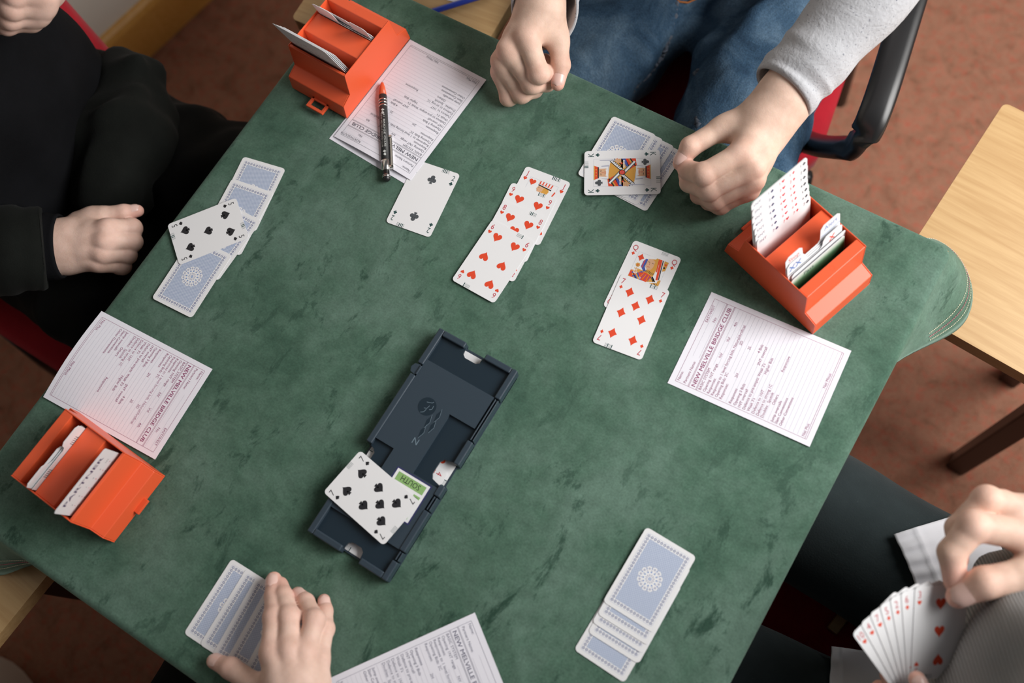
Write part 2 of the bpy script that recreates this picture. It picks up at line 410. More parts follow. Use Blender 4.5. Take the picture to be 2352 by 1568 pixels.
# ------------------------------------------------------------------ chairs
def cushion(sx, sy, h, r=.05, crown=.012, n=14):
    mb = MB(); rows = []
    for (ins, z) in ((.012, 0), (0, .012), (0, h - .02), (.012, h - .006), (.035, h)):
        rows.append([(x, y, z) for x, y in rrect(sx - 2 * ins, sy - 2 * ins, max(r - ins, .008), 5)])
    nn = len(rows[0]); vs = [v for r_ in rows for v in r_]; fs = [tuple(range(nn - 1, -1, -1))]
    for i in range(len(rows) - 1):
        for k in range(nn): fs.append((i * nn + k, i * nn + (k + 1) % nn, (i + 1) * nn + (k + 1) % nn, (i + 1) * nn + k))
    b = len(vs); vs.append((0, 0, h + crown))
    for k in range(nn): fs.append(((len(rows) - 1) * nn + k, (len(rows) - 1) * nn + (k + 1) % nn, b))
    mb.add(vs, fs); return mb
def chair(loc, rz, label, arms=False):
    """front faces local +y"""
    o = empty('office_chair', (loc[0], loc[1], 0), R(rz), label, 'chair')
    c = cushion(.40, .43, .065).build('seat', REDFAB, o, True); c.location = (0, 0, .39)
    mb = MB(); mb.prism(rrect(.37, .40, .05, 4), .365, .392); mb.build('seat_shell', BLKP, o)
    b = cushion(.475, .51, .045, .06).build('backrest', REDFAB, o, True); b.location = (0, -.235, .73); b.rotation_euler = (R(-82 + 180), 0, R(180))
    b.rotation_euler = (R(-82), 0, 0)
    mb = MB(); mb.prism(rrect(.49, .53, .06, 5), -.012, .006); k = mb.build('backrest_shell', BLKP, o); k.location = (0, -.243, .73); k.rotation_euler = (R(-82), 0, 0)
    mb = MB(); mb.tube([(0, -.12, .37), (0, -.24, .38), (0, -.275, .44), (0, -.265, .62)], .016, 8, ell=.5); mb.build('back_support', BLKP, o, True)
    for sx in (-1, 1):
        for sy in (-1, 1):
            mb = MB(); mb.tube([(sx * .19, sy * .18, .37), (sx * .205, sy * .2, .2), (sx * .215, sy * .21, 0)], .012, 8); mb.build('leg', BLKP, o, True)
    return o
ch2 = chair((-.335, .945), 190, 'red upholstered chair with black loop armrests under the person in jeans')
ch1 = chair((-.905, .160), -90, 'red upholstered chair under the person in black at the left edge')
ch3 = chair((.325, .175), 90, 'chair beneath the person fanning cards, at the lower right')
ch4 = chair((-.30, -.62), 0, 'chair at the near side of the card table, below the hand on cards')
tw = T(1932, 1418, -.255); mb = MB(); mb.box(-.007, .007, -.022, .022, 0, .012); wt = bevel(mb.build('wood_trim', BEECH, ch3), .002)
wt.location = (ch3.matrix_basis.inverted() @ Vector(tw)); wt.rotation_euler = (0, 0, R(-100))
arm_pts = [T(2115, -70, -.05), T(2092, 0, -.05), T(2058, 110, -.055), T(2030, 200, -.06), T(2008, 262, -.068), T(1988, 305, -.085), T(1957, 335, -.115), T(1915, 337, -.155), T(1880, 333, -.195), T(1845, 322, -.245), T(1810, 300, -.30)]
inv = (Matrix.Translation((-.335, .945, 0)) @ Matrix.Rotation(R(190), 4, 'Z')).inverted()
def arm(mirror):
    P = [inv @ Vector(p) for p in arm_pts]
    if mirror: P = [Vector((-p.x - .035, p.y, p.z)) for p in P]
    # smooth subdivision
    Q = []
    for i in range(len(P) - 1):
        for t in (0, .25, .5, .75): 
            p0, p1, p2, p3 = P[max(i - 1, 0)], P[i], P[i + 1], P[min(i + 2, len(P) - 1)]
            Q.append(.5 * ((2 * p1) + (p2 - p0) * t + (2 * p0 - 5 * p1 + 4 * p2 - p3) * t * t + (3 * p1 - p0 - 3 * p2 + p3) * t ** 3))
    Q.append(P[-1]); Q.insert(0, Q[0] + Vector((.01 * (1 if not mirror else -1), -.12, -.02)))
    mb = MB(); mb.tube(Q, .0195, 16, ell=.55, shape=lambda i, t: 1 / (abs(math.cos(t)) ** 4 + abs(math.sin(t)) ** 4) ** .25)
    mb.build('armrest', BLKP, ch2, True)
arm(False); arm(True)
# cream canvas bag on the floor at the lower left corner
bgp = T(-75, 1740, -.62)
mb = MB(); rows = []
def bag():
    vs = []; fs = []; nn = 28
    for (sc, z) in ((.9, 0), (1, .03), (1.0, .09), (.93, .135), (.6, .155), (.2, .16)):
        for k, (x, y) in enumerate(rrect(.34 * sc, .26 * sc, .10 * sc, 6)): vs.append((x * (1 + .02 * math.sin(k * 1.3)), y, z + .008 * math.sin(k * .9) * (z > .1)))
    fs = [tuple(range(nn - 1, -1, -1))]
    for i in range(5):
        for k in range(nn): fs.append((i * nn + k, i * nn + (k + 1) % nn, (i + 1) * nn + (k + 1) % nn, (i + 1) * nn + k))
    fs.append(tuple(5 * nn + k for k in range(nn))); mb = MB(); mb.add(vs, fs); return mb
bo_ = empty('canvas_bag', (bgp[0] - .10, bgp[1] - .03, 0), R(35), 'cream canvas bag on the carpet at the lower left corner', 'bag')
bag().build('bag_body', fabric('cream_canvas', (.78, .72, .64), .04, 500), bo_, True)
mb = MB(); mb.tube([(-.08, .02, .15), (-.07, .03, .20), (0, .035, .215), (.07, .03, .20), (.08, .02, .15)], .007, 8, ell=.5); mb.build('handle', SHIRT, bo_, True)

# ------------------------------------------------------------------ printed system sheets
ROWS = [(10.6, [(8, 'Name:'), (82, 'EAST/WEST')]), (17.8, [(8, 'Partners Name:'), (85, 'No:')]),
        (35.3, [(8, 'BASIC SYSTEM')]), (40.2, [(8, 'Opening 1NT range'), (50.5, 'NV'), (70.5, 'Vul'), (90, '4th')]), (45, [(8, 'Responses:')]),
        (49.6, [(8, 'Responses to 1 level forcing bids, Natural/Artificial')]), (54.2, [(8, 'Opening Bids: 2C'), (73, '2D')]), (59.2, [(8, 'Responses:')]),
        (64.5, [(37, '2H'), (72, '2S')]), (70, [(8, 'Responses')]), (75.3, [(8, 'Opening 3 Bids'), (73, '4 Bids')]), (80.4, [(8, '1NT overcall'), (60, '2NT overcall')]),
        (85.6, [(8, 'Defence to pre-empts: Weak 2\'s')]), (90.7, [(8, 'Weak 3\'s'), (54, 'Higher Bids')]), (96, [(8, 'Defence to 1NT')]), (101, [(8, 'Defence to strong 1C')]),
        (106, [(8, 'Doubles:  Sputnik'), (64, 'Responsive')]), (111.3, [(26, 'Others')]), (117, [(8, 'Jump overcalls')]), (121.7, [(8, 'Slam Conventions')]), (126.6, [(8, 'Other Conventions')]),
        (152, [(8, 'Net Plus'), (66, 'Net Minus')])]
def sheet(name, x, y, rot, ink, pair, label, bend=None, zoff=0, printed=True, group=None):
    """A printed 117 x 161 mm page; local x runs along the text, local y up the page"""
    Wd, Ln = .117, .161
    bend = bend or (lambda u, v: 0.0)
    def xf(p):                                   # page millimetres -> local metres with the sag of the paper
        u, v = p[0] / 117, p[1] / 161
        return ((p[0] / 1000 - Wd / 2), (Ln / 2 - p[1] / 1000), bend(u, v) + .0006 + p[2])
    mb = MB(); nx, ny = 10, 14; vs = []; fs = []
    for lay in (0, 1):
        for j in range(ny + 1):
            for i in range(nx + 1): vs.append(xf((117 * i / nx, 161 * j / ny, -.0003 * lay)))
    q = (nx + 1) * (ny + 1)
    for j in range(ny):
        for i in range(nx):
            a = j * (nx + 1) + i; fs.append((a, a + nx + 1, a + nx + 2, a + 1)); fs.append((q + a, q + a + 1, q + a + nx + 2, q + a + nx + 1))
    rim = [i for i in range(nx + 1)] + [(nx + 1) * j + nx for j in range(1, ny + 1)] + [(nx + 1) * ny + i for i in range(nx - 1, -1, -1)] + [(nx + 1) * j for j in range(ny - 1, 0, -1)]
    for a, b in zip(rim, rim[1:] + rim[:1]): fs.append((a, b, q + b, q + a))
    mb.add(vs, fs, 0)
    if printed:
        def line(x0, y0, x1, y1, wd, m, z=.00012):
            k = max(1, int(max(abs(x1 - x0), abs(y1 - y0)) / 10))
            for i in range(k):
                a, b = i / k, (i + 1) / k
                ax, ay, bx, by = x0 + (x1 - x0) * a, y0 + (y1 - y0) * a, x0 + (x1 - x0) * b, y0 + (y1 - y0) * b
                if x0 == x1: mb.poly([xf((ax - wd / 2, by, z)), xf((ax + wd / 2, by, z)), xf((ax + wd / 2, ay, z)), xf((ax - wd / 2, ay, z))], m)
                else: mb.poly([xf((ax, by + wd / 2, z)), xf((bx, by + wd / 2, z)), xf((bx, ay - wd / 2, z)), xf((ax, ay - wd / 2, z))], m)
        for (a, b, c, d) in ((6, 6.5, 111, 6.5), (6, 155, 111, 155), (6, 6.5, 6, 155), (111, 6.5, 111, 155), (6, 21, 111, 21), (6, 22, 111, 22), (6, 30, 111, 30), (6, 31, 111, 31), (6, 153.2, 111, 153.2)):
            line(a, b, c, d, .3, 1)
        for yy in [12, 19] + [36 + 4.72 * i for i in range(25)]:
            line(7 if yy > 60 else 40, yy, 110, yy, .22, 2, .0001)
        def t2(p): return xf((p[0], -p[1], p[2]))
        for yy, its in ROWS:
            for xx, st in its: text(mb, st.replace('EAST/WEST', pair), xx, -yy, .00014, 4.3, 1, xf=t2)
        text(mb, 'NEW MELVILLE BRIDGE CLUB', 8.5, -28.2, .00014, 6.2, 1, bold=True, width=99, xf=t2)
    o = mb.build(name, [PAPER, ink, LINE]); o.location = (x, y, TOP + zoff); o.rotation_euler = (0, 0, R(rot))
    return tag(o, label, 'sheet', group)
sheet('system_sheet', -.0278, .3667, 94.1, MAROON, 'EAST/WEST', 'white printed bridge sheet with maroon text in front of the right orange box', lambda u, v: .0012 * v)
sheet('system_sheet', -.6322, -.0006, -86.6, MAROON, 'EAST/WEST', 'white printed bridge sheet with maroon text curving along the left table edge',
      lambda u, v: .0015 + .010 * math.sin(math.pi * u) * max(0, v - .3) * (1 - .3 * v))
sheet('system_sheet', -.5450, .4500, 176.6, SLATE, 'NORTH/SOUTH', 'blank-backed paper sheet lying under the upper sheet beside the far orange box', None, 0, False)
sheet('system_sheet', -.5420, .4560, 177.6, SLATE, 'NORTH/SOUTH', 'white printed bridge sheet with grey text lying under the pen', lambda u, v: .0009 + .004 * math.sin(math.pi * u) * (1 - v), .0005)
cn = Vector((-.1559, -.0088)); ux = Vector((math.cos(R(-35.3)), math.sin(R(-35.3)))); uy = Vector((-ux.y, ux.x))
pc_ = cn + ux * .0585 - uy * .0805
sheet('system_sheet', pc_.x, pc_.y, -35.3, SLATE2, 'NORTH/SOUTH', 'white printed bridge sheet cut off by the bottom edge of the picture', lambda u, v: .0008)

# ------------------------------------------------------------------ pen with stylus end
pt = Vector(T(878, 190, .006)); pe_ = Vector(T(888, 416, .006)); L_ = (pe_ - pt).length
pz = TOP + .0062
pen = empty('stylus_pen', (pt.x, pt.y, pz), math.atan2((pe_ - pt).y, (pe_ - pt).x), 'black pen with orange tip, silver rings and clip lying on the sheet', 'pen')
def seg(name, prof, m):
    mb = MB(); mb.tube([(a * L_, 0, 0) for a, r in prof], [r for a, r in prof], 18); return mb.build(name, m, pen, True)
seg('tip', [(0, .0012), (.006, .0018), (.05, .0034), (.135, .0048)], mat('orange_pen_tip', (.72, .13, .05), .35))
bar = seg('barrel', [(.135, .0048), (.14, .0050), (.45, .0053), (.80, .0052)], mat('matt_black_rubber', (.022, .022, .022), .5))
for a in (.19, .22, .25): seg('ring', [(a - .006, .0046), (a - .005, .0056), (a + .005, .0056), (a + .006, .0046)], CHROME)
seg('collar', [(.80, .0052), (.805, .0055), (.895, .0050), (.90, .0044)], CHROME)
sg = seg('stylus_end', [(.90, .0040), (.945, .0042), (.95, .0050), (.985, .0046), (.997, .0030), (1, .0008)], BLKP)
seg('ring', [(.946, .0044), (.948, .0051), (.953, .0051), (.955, .0044)], CHROME); seg('ring', [(.96, .0046), (.962, .0052), (.967, .0052), (.969, .0044)], CHROME)
mb = MB(); mb.box(.56 * L_, .88 * L_, .0062, .0092, -.0022, .0022); mb.box(.855 * L_, .885 * L_, .003, .0092, -.0022, .0022); mb.box(.56 * L_, .585 * L_, .005, .0092, -.003, .003)
bevel(mb.build('clip', CHROME, pen), .0008)
def oncyl(p): # wrap print round the barrel
    a = p[1] / .0054; return (p[0], .0054 * math.sin(a), .0054 * math.cos(a) + .0)
mb = MB()
for (st, yy) in (('41 BRIDGE CLUB', .0012), ('NEW MELVILLE BRIDGE CLUB', -.0022)):
    vs, fs = text_geo(st, False); x0 = min(v[0] for v in vs); x1 = max(v[0] for v in vs)
    mb.add([oncyl(((.34 + .34 * (v[0] - x0) / (x1 - x0)) * L_, yy + v[1] * .0030 - .001, 0)) for v in vs], fs)
bar_print = mb
# ------------------------------------------------------------------ suit shapes
def heart(n=14):
    p = []
    for i in range(2 * n):
        t = 2 * math.pi * i / (2 * n); x = 16 * math.sin(t) ** 3; y = 13 * math.cos(t) - 5 * math.cos(2 * t) - 2 * math.cos(3 * t) - math.cos(4 * t)
        p.append((x / 33, (y + 2.5) / 30))
    return p[::-1]
def spade_(n=14):
    return [(x, -y * .92 + .06) for x, y in heart(n)][::-1]
STEM = [(-.18, -.52), (.18, -.52), (.035, -.1), (-.035, -.1)]
DIAM = []
for k in range(4):
    a, b = [(0, .56), (-.46, 0), (0, -.56), (.46, 0)][k], [(0, .56), (-.46, 0), (0, -.56), (.46, 0)][(k + 1) % 4]
    for t in (0, .33, .67):
        q = 1 - .14 * math.sin(math.pi * t); DIAM.append(((a[0] + (b[0] - a[0]) * t) * q, (a[1] + (b[1] - a[1]) * t) * q))
def pip(mb, suit, x, y, z, s, m, rot=0):
    if suit == 'h': mb.flat(heart(), z, m, x, y, s, rot)
    elif suit == 'd': mb.flat(DIAM, z, m, x, y, s, rot)
    elif suit == 's': mb.flat(spade_(), z, m, x, y, s, rot); mb.flat(STEM, z, m, x, y, s, rot)
    else:
        for (cx, cy) in ((0, .26), (-.25, -.08), (.25, -.08)): mb.flat(circ(.235, 14, cx, cy), z + .00001, m, x, y, s, rot)
        mb.flat([(-.1, -.1), (.1, -.1), (.06, .16), (-.06, .16)], z, m, x, y, s, rot); mb.flat(STEM, z, m, x, y, s, rot)
for k, s_ in ((.305, 1), (.725, 1)):
    sub = MB(); pip(sub, 'd', 0, 0, 0, .0042, 0); pip(sub, 'h' if k > .5 else 'c', .0040, .0, 0, .0038, 0)
    bar_print.add([oncyl((v[0] + k * L_, v[1], 0)) for v in sub.v], sub.f)
bo2 = bar_print.build('print', mat('pen_print_white', (.55, .57, .55), .5), bar)

# ------------------------------------------------------------------ playing cards
CT = .0003
LAY = {'2': [(0, 26, 0), (0, -26, 1)], '3': [(0, 26, 0), (0, 0, 0), (0, -26, 1)], '5': [(-12, 26, 0), (12, 26, 0), (0, 0, 0), (-12, -26, 1), (12, -26, 1)],
       '4': [(-12, 26, 0), (12, 26, 0), (-12, -26, 1), (12, -26, 1)],
       '6': [(-12, 26, 0), (12, 26, 0), (-12, 0, 1), (12, 0, 1), (-12, -26, 1), (12, -26, 1)],
       '7': [(-12, 26, 0), (12, 26, 0), (0, 13, 0), (-12, 0, 0), (12, 0, 0), (-12, -26, 1), (12, -26, 1)],
       '8': [(-12, 26, 0), (12, 26, 0), (0, 13, 0), (-12, 0, 0), (12, 0, 0), (0, -13, 1), (-12, -26, 1), (12, -26, 1)],
       '9': [(-12, 26, 0), (12, 26, 0), (0, 0, 0), (-12, 9, 0), (12, 9, 0), (-12, -9, 1), (12, -9, 1), (-12, -26, 1), (12, -26, 1)]}
LAY['10'] = [q for q in LAY['9'] if q[0]] + [(0, 17, 0), (0, -17, 1)]
def court(mb, rank, suit, pm, e):
    """a plain stylised double-ended court figure, in millimetres"""
    z0 = CT + e
    def P(pts, m, lay):
        for s in (1, -1): mb.flat([(x * s / 1000, y * s / 1000) for x, y in pts], z0 + lay * .000007, m)
    def bar(x0, y0, x1, y1, wd, m, lay):
        dx, dy = x1 - x0, y1 - y0; l = math.hypot(dx, dy); nx, ny = -dy / l * wd / 2, dx / l * wd / 2
        P([(x0 - nx, y0 - ny), (x1 - nx, y1 - ny), (x1 + nx, y1 + ny), (x0 + nx, y0 + ny)], m, lay)
    for (a, b, c, d) in ((-18, -33, 18, -33), (-18, 33, 18, 33)): mb.flat([(a / 1000, b / 1000 - .0001), (c / 1000, d / 1000 - .0001), (c / 1000, d / 1000 + .0001), (a / 1000, b / 1000 + .0001)], z0, G_)
    for a in (-18, 18): mb.flat([(a / 1000 - .0001, -.033), (a / 1000 + .0001, -.033), (a / 1000 + .0001, .033), (a / 1000 - .0001, .033)], z0, G_)
    if rank == 'K':
        P([(-18, -2), (-18, 4), (-9, 17), (12, 14), (18, 8), (18, -1), (0, -1)], Y_, 1)
        P([(-18, 4), (-18, 16), (-9, 17), (-4, 9)], R_, 2); P([(-17.5, 7), (-17.5, 9), (-12, 13), (-11, 11)], Y_, 3)
        P([(-18, 0), (-18, 4), (-9, 8), (-7, 5)], B_, 2); bar(-18, 9.5, -8, 15.5, 1.6, K_, 4)
        for k in range(7): mb_t = -16 + k * 1.5; P([(mb_t, 1.2), (mb_t + .8, 1.2), (mb_t + .8, 3.4), (mb_t, 3.4)], W_, 4)
        bar(4, 1, 16, 13, 4.2, K_, 3); bar(4.2, 1, 16.2, 13, 2.6, W_, 4)
        for k in range(6): P([(5.6 + k * 1.9, 1.6 + k * 1.9), (7.2 + k * 1.9, 2.2 + k * 1.9), (6.2 + k * 1.9, 3.6 + k * 1.9)], K_, 5)
        bar(9, 0, 18, 9, 1.2, K_, 4); bar(11, 0, 18, 6.5, 2.4, R_, 3)
        bar(-14, 15, 4, -1, 3.2, W_, 5); bar(-13, 16, 4, 1, .9, N_, 6); bar(-14, 13, 2, -2, .9, N_, 6)
        P([(-9, 17), (10, 15), (9, 24), (-8, 24)], G_, 6); P([(-5.5, 19), (-4.5, 17), (4.5, 17), (5.5, 19), (5, 28), (-5, 28)], P_, 8)
        P([(-8, 16), (-5, 16), (-5, 27), (-7.5, 25)], W_, 7); P([(5, 16), (8, 16), (7.5, 25), (5, 27)], W_, 7)
        P([(-5, 16), (5, 16), (4, 19.2), (1, 18.6), (-1, 18.6), (-4, 19.2)], W_, 9); bar(-3.5, 24.6, -1, 24.8, .6, K_, 10); bar(1, 24.8, 3.5, 24.6, .6, K_, 10); bar(0, 21, 0, 24, .5, D_, 10); bar(-2, 20, 2, 20, .5, D_, 10)
        P([(-7, 27), (7, 27), (9.5, 33), (-9.5, 33)], R_, 8); P([(-7.2, 27), (7.2, 27), (7.5, 28.4), (-7.5, 28.4)], K_, 9); P([(-9.2, 31.8), (9.2, 31.8), (9.5, 33), (-9.5, 33)], Y_, 9)
        for k in (-4, 0, 4): P([(k - 1, 29.5), (k + 1, 29.5), (k, 31.4)], Y_, 10)
        P([(15.5, 4), (17, 4), (16.6, 26), (15.9, 26)], G_, 6); P([(12, 1), (18, 1), (18, 8), (13, 7)], P_, 7)
        for q in (2.6, 4.4): bar(12.5, q, 17.8, q + .5, .35, Y_, 8)
        mb.flat([(x * .0039, y * .0043) for x, y in circ(1, 6)], z0 + .000077, K_); mb.flat([(x * .0031, y * .0034) for x, y in circ(1, 6)], z0 + .000084, R_)
        for k in range(6): mb.flat(circ(.00062, 8, .0016 * math.cos(k * R(60)), .0017 * math.sin(k * R(60))), z0 + .000091, PK_)
        mb.flat(circ(.0006, 8), z0 + .000091, PK_)
    else:
        P([(-18, -1), (-18, 5), (-10, 13), (10, 14), (18, 9), (18, -1)], Y_, 1)
        P([(-6, 12), (-13, 5), (-9, -1), (2, -1), (4, 9)], B_, 2); P([(-9, 9), (-4, 2), (3, 1), (7, 9), (1, 13)], R_, 3)
        for k in range(6): bar(-6 + k * 2.2, 3, -3 + k * 1.6, 10, .5, B_ if k % 2 else Y_, 5)
        bar(-12, 8, -3, -1, 1.6, Y_, 4); bar(-14, 6, -6, -1, .9, K_, 5); bar(7, 10, 16, 1, 3, K_, 4); bar(7.5, 10, 16.5, 1, 1.5, Y_, 5); bar(4, 1.2, 15, 5.5, 1.2, W_, 6)
        for k in range(5): P(circ(.8, 8, 4.5 + k * 2.3, 1.6 + k * .9), W_, 7)
        P(circ(1.1, 10, -5, 3.5), W_, 6); P(circ(.6, 8, -5, 3.5), B_, 7); P([(-18, 2), (-18, 9), (-14, 10), (-11, 5), (-13, 0)], R_, 4)
        for k in range(5): P(circ(1.1, 8, -16 + 1.1 * k, 8.6 - k * 1.9), B_ if k % 2 else Y_, 5)
        P(circ(2.3, 12, -12.5, 8.5), W_, 7); P(circ(1.7, 12, -12.5, 8.8), P_, 8)
        if rank == 'Q':
            P([(-2, 12), (8, 10), (9, 33), (-1, 33)], Y_, 6); P([(7, 9), (13, 4), (18, 12), (14, 33), (6, 33)], W_, 5); bar(9, 33, 13.5, 8, 2.6, R_, 7); bar(11.4, 33, 15.4, 9, 1.1, K_, 8); bar(6.8, 33, 9.6, 17, 1.3, R_, 8)
            P([(13, 33), (18, 33), (18, 22), (15, 20)], Y_, 7); P(circ(1.4, 8, 16, 29), R_, 8); P(circ(1.2, 8, 15.6, 25), K_, 8)
            P([(-5, 26), (-4.5, 18.5), (-1.5, 16), (2.5, 17), (4, 21), (3.6, 28), (0, 30), (-4, 29)], P_, 9); P([(-5, 29), (3, 31), (4, 33), (-4, 33)], W_, 9)
            bar(-3.8, 25.2, -1.6, 25.4, .5, K_, 11); bar(.6, 25.4, 2.8, 25, .5, K_, 11); bar(-1.2, 22, -1.4, 24.5, .4, D_, 11); bar(-2.4, 19.6, .4, 19.6, .6, D_, 11)
            P([(-7, 28), (-4.8, 28), (-5, 18), (-2, 14), (-4, 12), (-9, 17), (-9, 24)], B_, 8); bar(-7.8, 26, -7.8, 16, .9, R_, 9)
            for i in range(6):
                for j in range(2): P([(-2.5 + i * 1.7 + (j % 2) * .85, 13 + j * 1.3 - i * .25), (-1.7 + i * 1.7 + (j % 2) * .85, 13 + j * 1.3 - i * .25), (-1.7 + i * 1.7 + (j % 2) * .85, 14.2 + j * 1.3 - i * .25), (-2.5 + i * 1.7 + (j % 2) * .85, 14.2 + j * 1.3 - i * .25)], K_, 10)
            for k in range(6): P(circ(1.0, 8, -13 + 1.7 * math.cos(k * R(60)), 17.5 + 1.7 * math.sin(k * R(60))), Y_, 9)
            P(circ(.8, 8, -13, 17.5), R_, 10); bar(-13, 16, -12.6, 9, .5, Y_, 9); P([(-12.8, 12), (-10.5, 14), (-11, 12)], Y_, 9); P([(-12.8, 12), (-15.2, 13.6), (-14.6, 11.8)], Y_, 9)
        else:
            P([(-3, 12), (6, 11), (10, 22), (8, 27), (-1, 26)], Y_, 6); P([(-4.6, 25), (-5.6, 21.6), (-4.4, 20.4), (-4, 18.5), (-1, 18), (2, 20), (3, 26), (-3, 27.5)], P_, 8)
            bar(-4, 24, -2.4, 24.1, .5, K_, 10); bar(-4.4, 20.3, -3, 20.3, .4, D_, 10)
            P([(-5, 26.5), (12, 25), (13, 32), (-5.5, 33)], W_, 8); P([(-5, 26.3), (12, 24.6), (12, 26), (-5, 27.7)], K_, 9)
            for k in range(5): bar(-4 + k * 3.6, 28, -4 + k * 3.8, 32.5, 1.5, R_, 9)
            bar(-4.6, 28.8, 11.8, 27.6, .5, R_, 10); P([(12, 14), (18, 16), (18, 27), (15, 25)], W_, 7); bar(15.2, 16, 17.2, 25, 1.6, R_, 8)
    pip(mb, suit, -.0132 if rank != 'K' else -.0132, .0272 if rank != 'K' else .0272, z0 + .0001, .0085, pm); pip(mb, suit, .0132, -.0272, z0 + .0001, .0085, pm, math.pi)
_cm = {}
def card_mesh(rank, suit):
    if (rank, suit) in _cm: return _cm[rank, suit]
    mb = MB(); mb.prism(rrect(.058, .088, .0042, 6), 0, CT, W_)
    pm = {'h': R_, 'd': R_, 's': K_, 'c': C_}[suit]; im = {'h': D_, 'd': D_, 's': K_, 'c': N_}[suit]; z = CT + .00006
    for s in (1, -1):
        for x in (-.0235, .0235):
            text(mb, rank, x * s, .0362 * s, z, .0098, im, 0 if s > 0 else math.pi, 'c', thin=.85)
            pip(mb, suit, x * s, .0286 * s, z, .0047, pm if suit in 'hd' else im, 0 if s > 0 else math.pi)
        rb = random.Random(rank + suit); xx = .0065
        for k in range(6):
            wd = rb.choice([.0003, .0003, .0003, .0010]); mb.flat([(xx * s, .0392 * s), ((xx + wd) * s, .0392 * s), ((xx + wd) * s, .0439 * s), (xx * s, .0439 * s)][::1], z, N_); xx += wd + .0010
    if rank in LAY:
        for x, y, inv_ in LAY[rank]: pip(mb, suit, x / 1000, y / 1000, z, .0114, pm, math.pi if inv_ else 0)
    else: court(mb, rank, suit, pm, .00006)
    _cm[rank, suit] = mb.mesh('card_' + rank + suit, CARDMATS); return _cm[rank, suit]
def back_mesh():
    mb = MB(); mb.prism(rrect(.058, .088, .0042, 6), 0, CT, 0); z = CT + .00005
    mb.flat(rrect(.0495, .0795, .0022, 4), z, 3); mb.flat(rrect(.0490, .0790, .0020, 4), z + .00002, 0); mb.flat(rrect(.0400, .0700, .0006, 2), z + .00003, 1)
    def fl(x, y, a):
        for k in range(5):
            t = a + 2 * math.pi * k / 5; mb.flat(circ(.00058, 6, x + .00104 * math.cos(t), y + .00104 * math.sin(t)), z + .00005, 2)
    nx, ny = 13, 22
    for i in range(nx):
        for s in (1, -1): fl((-.0222 + .0444 * i / (nx - 1)), s * .0372, i)
    for j in range(1, ny - 1):
        for s in (1, -1): fl(s * .0222, -.0372 + .0744 * j / (ny - 1), j)
    mb.flat(circ(.0122, 32), z + .00005, 5); 
    for k in range(12):
        t = R(30 * k); mb.flat(circ(.0027, 10, .0103 * math.cos(t), .0103 * math.sin(t)), z + .00007, 0); mb.flat(circ(.0013, 8, .0103 * math.cos(t), .0103 * math.sin(t)), z + .00009, 5)
        mb.flat(circ(.0007, 6, .0104 * math.cos(t + R(15)), .0104 * math.sin(t + R(15))), z + .00011, 4)
    mb.flat(circ(.0078, 28), z + .00010, 0)
    for k in range(12):
        t = R(30 * k + 15); c, q = math.cos(t), math.sin(t)
        mb.flat([(.0058, 0), (.0068, -.0010), (.0076, 0), (.0068, .0010)], z + .00012, 4, 0, 0, 1, t)
        t = R(30 * k); mb.flat([(.0018, 0), (.004, -.0007), (.0052, 0), (.004, .0007)], z + .00012, 5, 0, 0, 1, t)
    mb.flat(circ(.0015, 12), z + .00013, 4); mb.flat(circ(.0007, 10), z + .00014, 0)
    return mb.mesh('card_back', BACKMATS)
BACK = back_mesh()
def card(x, y, deg, z, me, label, group=None, tilt=(0, 0)):
    o = link('playing_card', me); o.location = (x, y, TOP + z); o.rotation_euler = (R(tilt[0]), R(tilt[1]), R(deg))
    return tag(o, label, 'playing card', group)
Fg = 'face-up hearts of the dummy hand'
for i, (rk, x, y, a, lb) in enumerate([('J', -.3421, .4151, 5.9, 'jack of hearts, uppermost of the face-up column of hearts'), ('9', -.3449, .3888, 7.0, 'nine of hearts overlapping the jack of hearts'),
                                       ('8', -.3429, .3626, 4.6, 'eight of hearts between the nine and the six of hearts'), ('6', -.3448, .3323, -.7, 'six of hearts at the front of the face-up column of hearts')]):
    card(x, y, a, .0006 + i * .0006, card_mesh(rk, 'h'), lb, Fg)
card(-.1844, .3925, 5.9, .0005, card_mesh('Q', 'd'), 'queen of diamonds half covered by the seven of diamonds')
card(-.1752, .3505, 7.8, .0011, card_mesh('7', 'd'), 'seven of diamonds lying over the queen of diamonds')
card(-.4610, .3607, 8.4, .0010, card_mesh('2', 'c'), 'two of clubs lying alone beside the upper printed sheet')
card(-.3092, .0342, 261.2, .0192, card_mesh('7', 's'), 'seven of spades lying across the dark plastic card board', None, (0, 0))
Lg = 'face-down cards along the left table edge'
for i, (x, y, a, lb) in enumerate([(-.6514, .2639, 11.3, 'face-down blue card at the far end of the left row'), (-.6471, .2310, 9.0, 'second face-down blue card from the far end of the left row'),
                                   (-.6447, .1968, .3, 'third face-down blue card of the left row, mostly under the five of spades'), (-.6462, .1417, 3.8, 'face-down blue card with its whole medallion showing, near end of the left row')]):
    card(x, y, a, .0006 + i * .0006, BACK, lb, Lg)
card(-.6647, .1982, 142.8, .0034, card_mesh('5', 's'), 'five of spades lying aslant over the left row of face-down cards')
Tg = 'face-down cards in front of the person in jeans'
d0 = Vector((math.cos(R(-1)), math.sin(R(-1))))
for i, (off, dy, a, lb) in enumerate([(.0375, -.0032, -1.5, 'lowest face-down blue card of the fan under the fingers'), (.024, -.0018, -.5, 'third face-down blue card of the fan under the king of clubs'),
                                 (.0092, -.0006, .4, 'second face-down blue card of the fan under the king of clubs'), (0, 0, 1.3, 'topmost face-down blue card of the fan under the king of clubs')]):
    card(-.2884 + off, .5188 + dy, a, .0006 + i * .0006, BACK, lb, Tg)
card(-.2714, .5008, -60.3, .0034, card_mesh('K', 'c'), 'king of clubs lying over a fan of face-down cards')
Rg = 'face-down cards near the lower right table edge'
